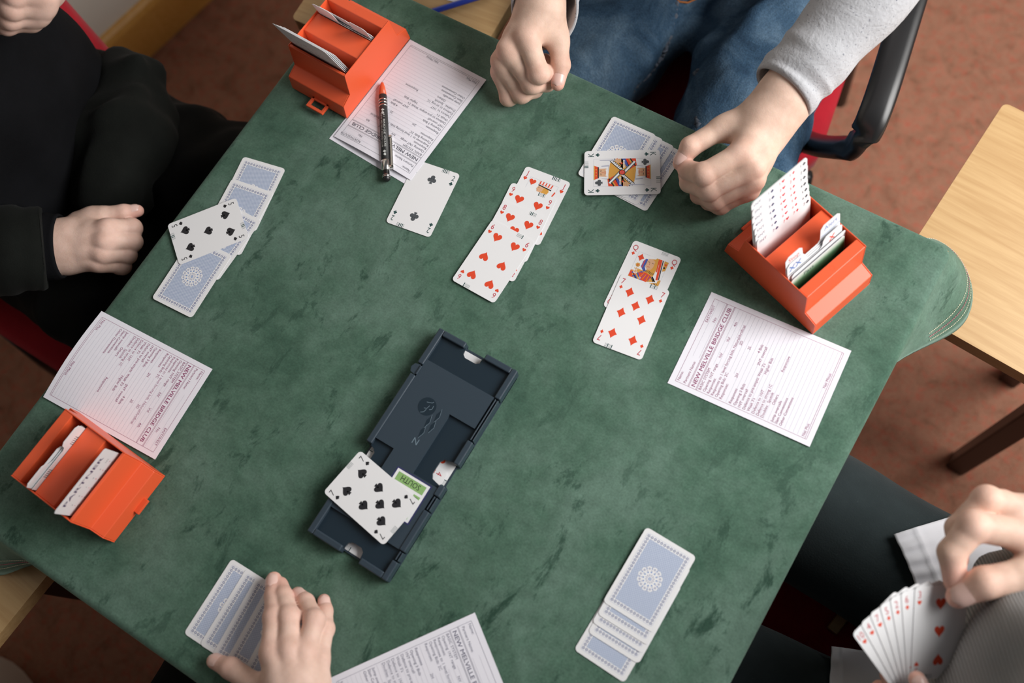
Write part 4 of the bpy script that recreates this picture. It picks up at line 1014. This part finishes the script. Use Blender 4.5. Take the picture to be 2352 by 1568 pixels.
def person(label, skinm, hands, pel, chest, neck, headc, face, sh, el, wr, hips, knees, ankles, hair=HAIRM, group=None, build=1.0):
    """sh/el/wr: two shoulders, elbows, wrists (same order); hips, knees, ankles likewise"""
    A = lambda v: np.array(v, float)
    base = empty('person', (0, 0, 0), 0, label, 'person')
    base.location = (pel[0], pel[1], 0)
    b = build; pel, chest, neck, headc = A(pel), A(chest), A(neck), A(headc); side = unit(A(sh[0]) - A(sh[1]))
    torso = [('c', pel + side * .07, chest + side * .075, .115 * b, .105 * b), ('c', pel - side * .07, chest - side * .075, .115 * b, .105 * b), ('c', pel, chest, .125 * b, .12 * b), ('c', chest, neck, .10, .055), ('c', A(sh[0]), A(sh[1]), .058, .058), ('c', neck, headc + A((0, 0, -.05)), .055, .052)]
    arms = [('c', A(sh[i]), A(el[i]), .052, .042) for i in (0, 1)]
    fore = [('c', A(el[i]), A(wr[i]), .034, .022) for i in (0, 1)]
    legs = [q for i in (0, 1) for q in (('c', A(hips[i]), A(knees[i]), .082 * b, .060), ('c', A(knees[i]), A(ankles[i]), .056, .038))]
    hg, hp = head_groups(headc, face)
    parts = []
    D, lo, ax = field([(torso + arms + fore + legs, .04, 0)] + hg, .0085, inflate=-.004); V, F = surfnet(D, lo, .0085); parts.append((V, F, 0))
    hm = []
    for h in hands: V, F = h.mesh(); parts.append((V, F, 0)); hm += h.nail_parts()
    for V, F in hm: parts.append((V, F, 1))
    for x in (-.030, .030):
        V, F = uvsphere(hp(x, .0795, .002), .0085); parts.append((V, F, 2)); V, F = uvsphere(hp(x, .0842, .002), .0044); parts.append((V, F, 3))
    def tint(VV):
        t = np.zeros(len(VV))
        for h in hands: t = np.maximum(t, h.tint(VV))
        return t
    me = np_mesh('body', parts, [skinm, NAIL, EYE, IRIS], tint); o = link('body', me, base); o.matrix_parent_inverse = Matrix.Translation(base.location).inverted()
    D, lo, ax = field([(hg[0][0][:1], 0, 0)], .006, inflate=.012, disp=lambda X, Y, Z: np.maximum(np.float32(0), ((X - headc[0]) * face[0] + (Y - headc[1]) * face[1]) * .55 - (Z - headc[2]) * .42 - .010))
    V, F = surfnet(D, lo, .006); cl(base, 'hair', [(V, F, 0)], hair)
    base['_x'] = 0; del base['_x']
    return base, dict(torso=torso, arms=arms, fore=fore, legs=legs)
def cl(base, name, parts, m, label=None):
    me = np_mesh(name, parts, m if isinstance(m, list) else [m]); o = link(name, me, base); o.matrix_parent_inverse = Matrix.Translation(base.location).inverted()
    if label: o['label'] = label
    return o
def garment(groups, vox, infl, disp=None, clip=None):
    D, lo, ax = field(groups, vox, inflate=infl, disp=disp, clip=clip, pad=.03); return surfnet(D, lo, vox)
def shoes(base, ankles, toes):
    for a, t in zip(ankles, toes):
        a = np.array(a, float); d = unit(np.array([t[0], t[1], 0])); z = np.array([0, 0, 1])
        g = [([('c', a * [1, 1, 0] + z * .035 - d * .03, a * [1, 1, 0] + z * .032 + d * .17, .038, .032), ('c', a * [1, 1, 0] + z * .05, a * [1, 1, 0] + z * .09, .042, .046)], .03, 0)]
        V, F = garment(g, .008, .0, lambda X, Y, Z: np.maximum(0, .006 - Z) * 3); cl(base, 'shoe', [(V, F, 0)], SHOE)
def sleeve_tube(pts, rad, n=40, folds=.05, seed=1, thick=.004, cuff=True, ell=1.0, k=9, up=None, slant=0):
    """an open sleeve: outer surface, rolled edge, inner surface; starts at the cuff"""
    P = [Vector(p) for p in pts]; Q = []; rr_ = []
    m = 10
    for i in range(len(P) - 1):
        for j in range(m):
            t = j / m; p0, p1, p2, p3 = P[max(i - 1, 0)], P[i], P[i + 1], P[min(i + 2, len(P) - 1)]
            Q.append(.5 * ((2 * p1) + (p2 - p0) * t + (2 * p0 - 5 * p1 + 4 * p2 - p3) * t * t + (3 * p1 - p0 - 3 * p2 + p3) * t ** 3)); rr_.append(rad[i] + (rad[i + 1] - rad[i]) * t)
    Q.append(P[-1]); rr_.append(rad[-1]); rg = random.Random(seed); ph = [rg.uniform(0, 6.28) for _ in range(6)]
    def sh_(i, t):
        s_ = i / len(Q) * k
        amp = folds * min(1, .15 + i / 8)
        return 1 + amp * (.5 * math.sin(s_ * 2.2 + 1.2 * math.sin(t + ph[0]) + ph[1]) + .35 * math.sin(s_ * 4.1 + 2 * math.cos(t + ph[2])) + .3 * math.sin(2 * t + s_ + ph[3]))
    mb = MB(); mb.tube(Q, rr_, n, 0, False, ell, up, sh_); no = len(Q)
    inner = [r - thick for r in rr_[:16]]; m2 = MB(); m2.tube(Q[:16], inner, n, 0, False, ell, up, sh_)
    if slant:
        d0 = (Q[0] - Q[1]).normalized()
        for vv in (mb.v, m2.v):
            for q in range(min(len(vv), n * 8)):
                i = q // n; w_ = (1 - i / 8) * slant; off = Q[i].z - vv[q][2]
                vv[q] = tuple(Vector(vv[q]) + d0 * off * w_)
    V = np.array(mb.v + m2.v); F = [tuple(f) for f in mb.f] + [tuple(i + len(mb.v) for i in f)[::-1] for f in m2.f]
    b = len(mb.v)
    # rounded edge ring between outer row 0 and inner row 0
    Vm = (V[:n] + V[b:b + n]) / 2 + np.array((Q[0] - Q[1]).normalized()) * thick * .7; c = len(V); V = np.concatenate([V, Vm])
    for q in range(n): F.append((q, c + q, c + (q + 1) % n, (q + 1) % n)); F.append((c + q, b + q, b + (q + 1) % n, c + (q + 1) % n))
    return V, F
def J(*q): return [T(*p) for p in q]
def hit(u, v, prims, infl, k=.03):
    hs_ = np.arange(.3, -.5, -.001); a, b = T(u, v, 0), T(u, v, 1); P = a + (b - a) * hs_[:, None]; d = np.full(len(hs_), .2)
    for pr in prims: d = smin(d, prim_eval(pr, P[:, 0], P[:, 1], P[:, 2]), k)
    q = np.nonzero(d < infl)[0]
    return P[q[0]].copy() if len(q) else T(u, v, -.15)
# ---- the person in jeans, at the far side
h2r = Hand(dict(index=J((1211, 88, .076), (1238, 168, .054), (1262, 168, .034), (1252, 140, .024)), middle=J((1168, 115, .064), (1222, 192, .038), (1256, 190, .022), (1250, 165, .014)),
                ring=J((1152, 142, .048), (1198, 215, .020), (1228, 206, .0125), (1232, 185, .013)), pinky=J((1150, 168, .031), (1168, 224, .0115), (1190, 217, .0095), (1205, 202, .010))),
           J((1266, 55, .060), (1283, 103, .052), (1288, 150, .045), (1281, 193, .036)), T(1238, 28, .072), T(1262, -260, .11), (.0122, .0120, .0112, .0100), .0112, .0255, .040,
           nails=[('thumb', (.15, -.35, 1))])
h2l = Hand(dict(index=J((1706, 350, .070), (1616, 400, .062), (1580, 390, .046), (1568, 376, .032)), middle=J((1728, 384, .060), (1628, 436, .045), (1583, 420, .031), (1576, 402, .018)),
                ring=J((1729, 414, .046), (1641, 459, .027), (1606, 448, .014), (1600, 428, .0125)), pinky=J((1718, 438, .031), (1654, 471, .0125), (1628, 464, .0095), (1620, 450, .010))),
           J((1702, 284, .058), (1650, 299, .058), (1586, 337, .055), (1562, 375, .045)), T(1757, 285, .058), T(2075, -140, .16), (.0122, .0120, .0114, .0102), .0114, .0275, .031,
           nails=[('thumb', (-.25, .1, 1))])
e2r, e2l = T(1262, -260, .11), T(2075, -140, .16)
sh2 = [(-.13, .98, 1.04), (-.51, .98, 1.04)]
hips2, knees2, ank2 = [(-.250, .95, .54), (-.415, .95, .54)], [(-.175, .50, .545), (-.500, .50, .545)], [(-.15, .55, .09), (-.50, .55, .09)]
p2, g2 = person('person in blue jeans and a speckled grey jumper resting both fists on the cloth', SKIN_A, [h2r, h2l], (-.33, 1.03, .54), (-.32, .99, .93), (-.32, .98, 1.10), (-.32, .95, 1.25), (0.05, -.85, -.5), sh2,
                [e2l, e2r], [T(1757, 285, .058), T(1238, 28, .072)], hips2, knees2, ank2)
tr2 = [('c', (-.40, 1.03, .545), (-.26, 1.03, .545), .115, .115)] + [q for i in (0, 1) for q in (('c', hips2[i], knees2[i], .086, .078), ('c', knees2[i], ank2[i], .064, .050))]
V, F = garment([(tr2, .035, 0)], .006, .010, cloth_noise(.0042, 48, 3, (1, .6, 1)), (np.array([-2, -2, .06]), np.array([3, 3, .70])))
jeans = cl(p2, 'jeans', [(V, F, 0)], DENIM)
up2 = g2['torso'] + g2['arms']; parts = []
V, F = garment([(up2, .04, 0)], .0085, .018, cloth_noise(.004, 40, 5), (np.array([-2, .5, .655]), np.array([3, 3, 1.13]))); parts.append((V, F, 0))
c2l, m2l = T(1800, 210, .076), T(1905, 92, .105)
V, F = sleeve_tube([c2l, T(1842, 160, .088), m2l, e2l, np.array(sh2[0]) * .4 + e2l * .6], [.0385, .0395, .0420, .052, .062], 44, .06, 4, ell=.92, slant=.35); parts.append((V, F, 0))
V, F = sleeve_tube([T(1251, 16, .078), T(1253, -30, .084), T(1258, -130, .10), e2r, np.array(sh2[1]) * .4 + e2r * .6], [.0395, .0405, .046, .056, .064], 44, .05, 9, ell=.95, slant=1.0); parts.append((V, F, 0))
cl(p2, 'jumper', parts, HEATHER)
def strip(base, name, px, prims, infl, r, m, jit=0, sub=5, seed=2):
    rg = random.Random(seed); P = []
    for (a, b) in zip(px, px[1:]):
        for j in range(sub): t = j / sub; P.append((a[0] + (b[0] - a[0]) * t, a[1] + (b[1] - a[1]) * t))
    P.append(px[-1]); Q = [hit(u + rg.uniform(-jit, jit), v + rg.uniform(-jit, jit), prims, infl) for u, v in P]
    mb = MB(); mb.tube(Q, [r * (1 + (rg.uniform(-.5, .6) if jit else 0)) for _ in Q], 8); cl(base, name, [(np.array(mb.v), mb.f, 0)], m)
strip(p2, 'inner_seam', [(1537, 80), (1530, 110), (1510, 145), (1488, 172), (1462, 198), (1440, 218)], tr2, .0105, .0028, SEAMW, 4, 14)
strip(p2, 'inner_seam', [(1602, 160), (1598, 200), (1600, 250), (1604, 290)], tr2, .0105, .0028, SEAMW, 4, 14, 5)
strip(p2, 'fly_stitching', [(1552, -8), (1560, 4), (1580, 6), (1602, -4)], tr2, .0125, .0013, STITCHO)
strip(p2, 'fly_seam', [(1556, 4), (1551, 30), (1543, 62)], tr2, .011, .0028, SEAMW, 1, 6)
shoes(p2, ank2, [(0.1, -1), (-.1, -1)])
# ---- the person in black, at the left side
h1r = Hand(dict(index=J((246, 526, -.022), (303, 524, -.042), (305, 534, -.066), (282, 540, -.074)), middle=J((241, 552, -.022), (304, 555, -.046), (302, 564, -.070), (276, 566, -.078)),
                ring=J((234, 580, -.030), (292, 585, -.052), (288, 592, -.074), (264, 590, -.080)), pinky=J((226, 604, -.042), (281, 611, -.060), (274, 614, -.080), (252, 610, -.084))),
           J((182, 511, -.040), (238, 495, -.036), (285, 489, -.040), (316, 484, -.045)), T(152, 566, -.036), T(-140, 590, -.01), (.0120, .0118, .0112, .0102), .0108, .0290, .040, nails=[('thumb', (.1, .7, .8))])
h1l = Hand(dict(index=J((98, -14, 0.230), (34, -8, 0.240), (-12, 2, 0.230), (-30, 14, 0.215)), middle=J((96, 10, 0.220), (28, 20, 0.230), (-14, 30, 0.220), (-32, 38, 0.205)),
                ring=J((84, 32, 0.210), (24, 44, 0.218), (-12, 50, 0.208), (-28, 54, 0.198)), pinky=J((68, 48, 0.200), (16, 58, 0.205), (-14, 60, 0.198), (-28, 62, 0.190))),
           J((110, -70, 0.250), (80, -60, 0.260), (40, -50, 0.265), (10, -40, 0.260)), T(130, -90, 0.210), T(60, -330, 0.170), (.0118, .0118, .0110, .0100), .0110, .026, .040)
sh1 = [(-1.09, .32, 1.01), (-1.09, .01, 1.01)]; hips1, knees1, ank1 = [(-.96, .27, .53), (-.96, .10, .53)], [(-.62, .345, .545), (-.62, .08, .545)], [(-.66, .36, .09), (-.66, .07, .09)]
p1, g1 = person('person in a black jumper and black trousers, one fist on the lap, at the left', SKIN_B, [h1r, h1l], (-1.05, .165, .54), (-1.08, .165, .92), (-1.09, .17, 1.08), (-1.05, .17, 1.24), (.85, 0, -.5), sh1,
                [T(60, -330, .17), T(-140, 590, -.01)], [T(130, -90, .21), T(152, 566, -.036)], hips1, knees1, ank1, HAIRG, build=.90)
tr1 = [('c', (-1.04, .14, .54), (-1.04, .27, .54), .110, .110)] + [q for i in (0, 1) for q in (('c', hips1[i], knees1[i], .088, .072), ('c', knees1[i], ank1[i], .068, .054))]
V, F = garment([(tr1, .035, 0)], .007, .010, cloth_noise(.0045, 40, 8), (np.array([-2, -2, .06]), np.array([3, 3, .72]))); cl(p1, 'trousers', [(V, F, 0)], BLKTROU)
parts = []; belly = [('e', (-1.035, .165, .70), (.105, .155, .20)), ('e', (-1.06, .165, .88), (.105, .145, .2))]
V, F = garment([(g1['torso'] + g1['arms'] + belly, .05, 0)], .0085, .014, cloth_noise(.0035, 30, 2), (np.array([-2, -2, .57]), np.array([3, 3, 1.11]))); parts.append((V, F, 0))
V, F = sleeve_tube([T(140, 565, -.030), T(95, 568, -.026), T(20, 574, -.015), T(-140, 590, -.01), np.array(sh1[1]) * .5 + T(-140, 590, -.01) * .5], [.0415, .043, .047, .060, .066], 36, .03, 5, ell=.85); parts.append((V, F, 0))
V, F = sleeve_tube([T(128, -95, .21), T(110, -150, .20), T(60, -330, .17), np.array(sh1[0]) * .5 + T(60, -330, .17) * .5], [.040, .044, .058, .066], 30, .03, 6); parts.append((V, F, 0))
cl(p1, 'jumper', parts, BLKWOOL)
jk = [('c', T(268, 158, -.06), T(318, 168, -.07), .016, .018), ('c', T(290, 178, -.06), T(285, 300, -.07), .026, .045), ('c', T(285, 300, -.07), T(250, 430, -.085), .05, .045), ('c', T(328, 178, -.085), T(325, 330, -.09), .020, .03)]
jp = []; V, F = garment([(jk, .03, 0)], .006, .006, cloth_noise(.0045, 55, 12)); jp.append((V, F, 0))
V, F = sleeve_tube([T(98, 570, -.024), T(50, 572, -.015), T(-60, 580, -.008), T(-140, 590, -.005)], [.0530, .0545, .062, .070], 36, .04, 15, .004, ell=.85); jp.append((V, F, 0))
cl(p1, 'jacket', jp, JACKET); shoes(p1, ank1, [(1, .1), (1, -.1)])
# ---- the person fanning cards, at the right
h3r = Hand(dict(index=J((2345, 1226, .088), (2236, 1208, .098), (2186, 1268, .088), (2194, 1334, .077)), middle=J((2350, 1172, .080), (2266, 1148, .086), (2200, 1212, .074), (2200, 1284, .066)),
                ring=J((2368, 1165, .066), (2300, 1152, .066), (2240, 1180, .050), (2262, 1215, .042)), pinky=J((2390, 1175, .052), (2330, 1165, .050), (2285, 1180, .038), (2300, 1212, .034))),
           J((2440, 1295, .080), (2350, 1322, .090), (2262, 1338, .092), (2200, 1370, .079)), T(2450, 1245, .072), T(2720, 1290, .02), (.0142, .0130, .0108, .0095), .0146, .024, .034, nails=[('thumb', (-.2, -.4, 1))])
h3l = Hand(dict(index=J((2160, 1700, .02), (2100, 1650, .012), (2060, 1590, .010), (2040, 1550, .012)), middle=J((2150, 1720, .01), (2080, 1670, .002), (2040, 1620, .0), (2020, 1580, .002)),
                ring=J((2140, 1740, .0), (2070, 1700, -.008), (2030, 1660, -.01), (2010, 1625, -.008)), pinky=J((2130, 1760, -.01), (2070, 1730, -.018), (2035, 1700, -.02), (2015, 1670, -.018))),
           J((2180, 1700, .045), (2150, 1650, .055), (2122, 1600, .060), (2106, 1560, .058)), T(2260, 1790, .01), T(2500, 1900, -.02), (.0105, .0105, .010, .009), .0105, .024, .038, nails=[('thumb', (0, 0, 1))])
sh3 = [(.58, .01, 1.01), (.58, .345, 1.01)]; hips3, knees3, ank3 = [(.44, .095, .53), (.44, .285, .53)], [(.05, .065, .54), (.05, .295, .54)], [(.08, .07, .09), (.08, .29, .09)]
e3r, e3l = T(2720, 1290, .02), T(2500, 1900, -.02)
p3, g3 = person('person in charcoal trousers and a grey ribbed jumper fanning cards at the lower right', SKIN_A, [h3r, h3l], (.52, .18, .54), (.57, .18, .92), (.58, .18, 1.08), (.55, .18, 1.24), (-.8, .05, -.55), sh3,
                [e3l, e3r], [T(2260, 1790, .01), T(2450, 1250, .072)], hips3, knees3, ank3)
tr3 = [('c', (.49, .12, .54), (.49, .27, .54), .112, .112)] + [q for i in (0, 1) for q in (('c', hips3[i], knees3[i], .080, .072), ('c', knees3[i], ank3[i], .064, .05))]
V, F = garment([(tr3, .030, 0)], .007, .010, cloth_noise(.0022, 30, 21), (np.array([-2, -2, .06]), np.array([3, 3, .72]))); cl(p3, 'trousers', [(V, F, 0)], CHARC)
jb = [('e', (.41, .19, .74), (.145, .165, .17)), ('c', T(2330, 1500, -.04), T(2420, 1420, -.02), .035, .05), ('c', T(2290, 1590, -.05), T(2480, 1500, -.02), .040, .05)]; parts = []
V, F = garment([(g3['torso'] + g3['arms'] + jb, .04, 0)], .0075, .020, cloth_noise(.0045, 50, 31), (np.array([-2, -2, .585]), np.array([3, 3, 1.11]))); parts.append((V, F, 0))
V, F = sleeve_tube([T(2480, 1255, .066), T(2560, 1266, .05), e3r, np.array(sh3[1]) * .5 + e3r * .5], [.040, .046, .060, .066], 36, .04, 3); parts.append((V, F, 0))
V, F = sleeve_tube([T(2300, 1810, .005), T(2380, 1850, .0), e3l, np.array(sh3[0]) * .5 + e3l * .5], [.040, .046, .060, .066], 36, .04, 3); parts.append((V, F, 0))
cl(p3, 'jumper', parts, RIBBED)
V, F = sleeve_tube([T(2388, 1232, .079), T(2430, 1244, .074), T(2500, 1258, .06)], [.036, .037, .038], 30, .03, 8, .002); sp = [(V, F, 0)]
def hem(c, nu, nv, seam, seed):
    """shirt tail: c = pixel corners (tip-left, far, near-right, near-left) laid over the thighs"""
    rg = random.Random(seed); ph = rg.uniform(0, 6); V = []; Fs = []
    uvq = [[[(1 - i / nu) * (1 - j / nv) * c[0][d] + i / nu * (1 - j / nv) * c[1][d] + i / nu * j / nv * c[2][d] + (1 - i / nu) * j / nv * c[3][d] for d in (0, 1)] for i in range(nu + 1)] for j in range(nv + 1)]
    Hh = np.array([[max(hit(*q, tr3, .010)[2] - TOP, -.15) for q in r_] for r_ in uvq])
    for _ in range(14):
        P_2 = np.pad(Hh, 1, mode='edge'); Hh = np.maximum(Hh, (P_2[:-2, 1:-1] + P_2[2:, 1:-1] + P_2[1:-1, :-2] + P_2[1:-1, 2:]) / 4)
    for lay in (0, 1):
        for j in range(nv + 1):
            for i in range(nu + 1):
                u, v = i / nu, j / nv; p = T(*uvq[j][i], Hh[j, i])
                p[2] += .0045 + .0024 * math.exp(-((u - seam) / .03) ** 2) + .0016 * math.sin(v * 26 + 3 * u + ph) * math.exp(-((u - seam * .6) / .18) ** 2) + .0025 * math.sin(4 * v + 6 * u) - .0016 * lay
                V.append(p)
    q_ = (nu + 1) * (nv + 1)
    for j in range(nv):
        for i in range(nu):
            a = j * (nu + 1) + i; Fs.append((a, a + 1, a + nu + 2, a + nu + 1)); Fs.append((q_ + a, q_ + a + nu + 1, q_ + a + nu + 2, q_ + a + 1))
    rim = list(range(nu + 1)) + [(nu + 1) * j + nu for j in range(1, nv + 1)] + [(nu + 1) * nv + i for i in range(nu - 1, -1, -1)] + [(nu + 1) * j for j in range(nv - 1, 0, -1)]
    for a, b in zip(rim, rim[1:] + rim[:1]): Fs.append((a, q_ + a, q_ + b, b))
    return np.array(V), Fs
cl(p3, 'shirt_cuff', sp, SHIRT)
cl(p3, 'shirt_tail', [(*hem([(2050, 1228), (2250, 1166), (2330, 1330), (2106, 1352)], 34, 24, .24, 1), 0)], SHIRT); cl(p3, 'shirt_tail', [(*hem([(1908, 1484), (2000, 1496), (2060, 1640), (1898, 1640)], 26, 22, .24, 2), 0)], SHIRT)
shoes(p3, ank3, [(-1, 0), (-1, 0)])
# ---- the person at the near side, only a hand in view
h4 = Hand(dict(index=J((624, 1500, .050), (630, 1418, .036), (629, 1368, .020), (629, 1330, .0115)), middle=J((664, 1494, .052), (664, 1416, .038), (651, 1368, .022), (644, 1342, .012)),
               ring=J((700, 1502, .048), (722, 1424, .036), (702, 1382, .018), (684, 1364, .0095)), pinky=J((734, 1514, .038), (747, 1444, .023), (747, 1403, .013), (744, 1378, .0085))),
          J((648, 1592, .042), (585, 1572, .034), (530, 1534, .022), (492, 1518, .011)), T(690, 1650, .055), T(760, 1960, .06), (.0108, .0108, .0102, .0088), .0106, .0255, .030,
          nails=[('index', (0, -.2, 1)), ('ring', (-.2, .3, 1)), ('pinky', (.1, .3, 1)), ('thumb', (-.3, .4, 1))])
sh4 = [(-.48, -.58, 1.02), (-.12, -.58, 1.02)]; hips4, knees4, ank4 = [(-.385, -.56, .53), (-.205, -.56, .53)], [(-.395, -.185, .54), (-.165, -.18, .54)], [(-.39, -.22, .09), (-.17, -.22, .09)]
e4 = T(760, 1960, .06); el4 = np.array((-.50, -.62, .74)); wl4 = np.array((-.45, -.43, .66))
h4l = Hand(dict(index=[(-.40, -0.370, .645), (-.385, -0.335, .640), (-.385, -0.315, .632), (-.39, -0.300, .625)], middle=[(-.42, -0.362, .645), (-.41, -0.325, .640), (-.41, -0.305, .632), (-.41, -0.290, .625)],
                ring=[(-.44, -0.362, .643), (-.435, -0.328, .638), (-.435, -0.310, .63), (-.435, -0.298, .624)], pinky=[(-.46, -0.370, .640), (-.458, -0.340, .636), (-.458, -0.325, .63), (-.458, -0.315, .624)]),
           [(-.41, -0.420, .64), (-.385, -0.405, .64), (-.365, -0.385, .637), (-.355, -0.365, .633)], wl4, el4, (.0108, .0108, .0102, .0092), .0105, .025, .038, vox=.002)
p4, g4 = person('person at the bottom edge in black, spreading fingers over face-down cards', SKIN_B, [h4, h4l], (-.30, -.64, .54), (-.30, -.62, .92), (-.30, -.61, 1.08), (-.30, -.57, 1.24), (.05, .8, -.55), sh4,
                [el4, e4], [wl4, T(690, 1650, .055)], hips4, knees4, ank4)
tr4 = [('c', (-.37, -.64, .54), (-.23, -.64, .54), .112, .112)] + [q for i in (0, 1) for q in (('c', hips4[i], knees4[i], .080, .068), ('c', knees4[i], ank4[i], .062, .05))]
V, F = garment([(tr4, .03, 0)], .008, .010, cloth_noise(.003, 40, 41), (np.array([-2, -2, .06]), np.array([3, 3, .72]))); cl(p4, 'trousers', [(V, F, 0)], BLKTROU)
parts = []; V, F = garment([(g4['torso'] + g4['arms'], .04, 0)], .009, .014, cloth_noise(.004, 40, 42), (np.array([-2, -2, .62]), np.array([3, 3, 1.11]))); parts.append((V, F, 0))
V, F = sleeve_tube([T(700, 1700, .055), T(720, 1790, .056), e4, np.array(sh4[1]) * .5 + e4 * .5], [.040, .046, .058, .064], 30, .03, 3); parts.append((V, F, 0))
V, F = sleeve_tube([wl4 * .9 + el4 * .1, wl4 * .5 + el4 * .5, el4, np.array(sh4[0]) * .5 + el4 * .5], [.040, .046, .058, .064], 30, .04, 3); parts.append((V, F, 0))
cl(p4, 'jumper', parts, BLKWOOL); shoes(p4, ank4, [(0, 1), (0, 1)])
# ---- cards held in the fan
Mc = np.array([[0.7513, -0.4274, 0.5029], [0.5536, 0.823, -0.1275], [-0.3594, 0.3741, 0.8549]])
cen = np.array((.2324, .2013, TOP + .0482))
def fan(ang, depth, rank, suit, label):
    pv = np.array((-.004, -.062, 0)); a = R(ang); Rm = np.array([[math.cos(a), -math.sin(a), 0], [math.sin(a), math.cos(a), 0], [0, 0, 1]])
    Mw = Mc @ Rm; p = cen + Mc @ (pv + Rm @ (-pv) + np.array((0, 0, -depth)))
    o = link('playing_card', card_mesh(rank, suit)); o.matrix_world = Matrix([list(Mw[i]) + [p[i]] for i in range(3)] + [[0, 0, 0, 1]])
    tag(o, label, 'playing card', 'cards fanned in the hand at the lower right')
fan(0, 0, '3', 'h', 'three of hearts held by thumb and finger, front of the fan')
for i, (rk, su, od) in enumerate([('6', 'd', 'second'), ('2', 'd', 'third'), ('5', 'd', 'fourth'), ('7', 'h', 'fifth'), ('4', 'h', 'sixth'), ('10', 'h', 'seventh')]):
    fan(8 + 6.4 * i, 0.0007 + .0006 * i, rk, su, '%s card of the fan counted from the three of hearts' % od)
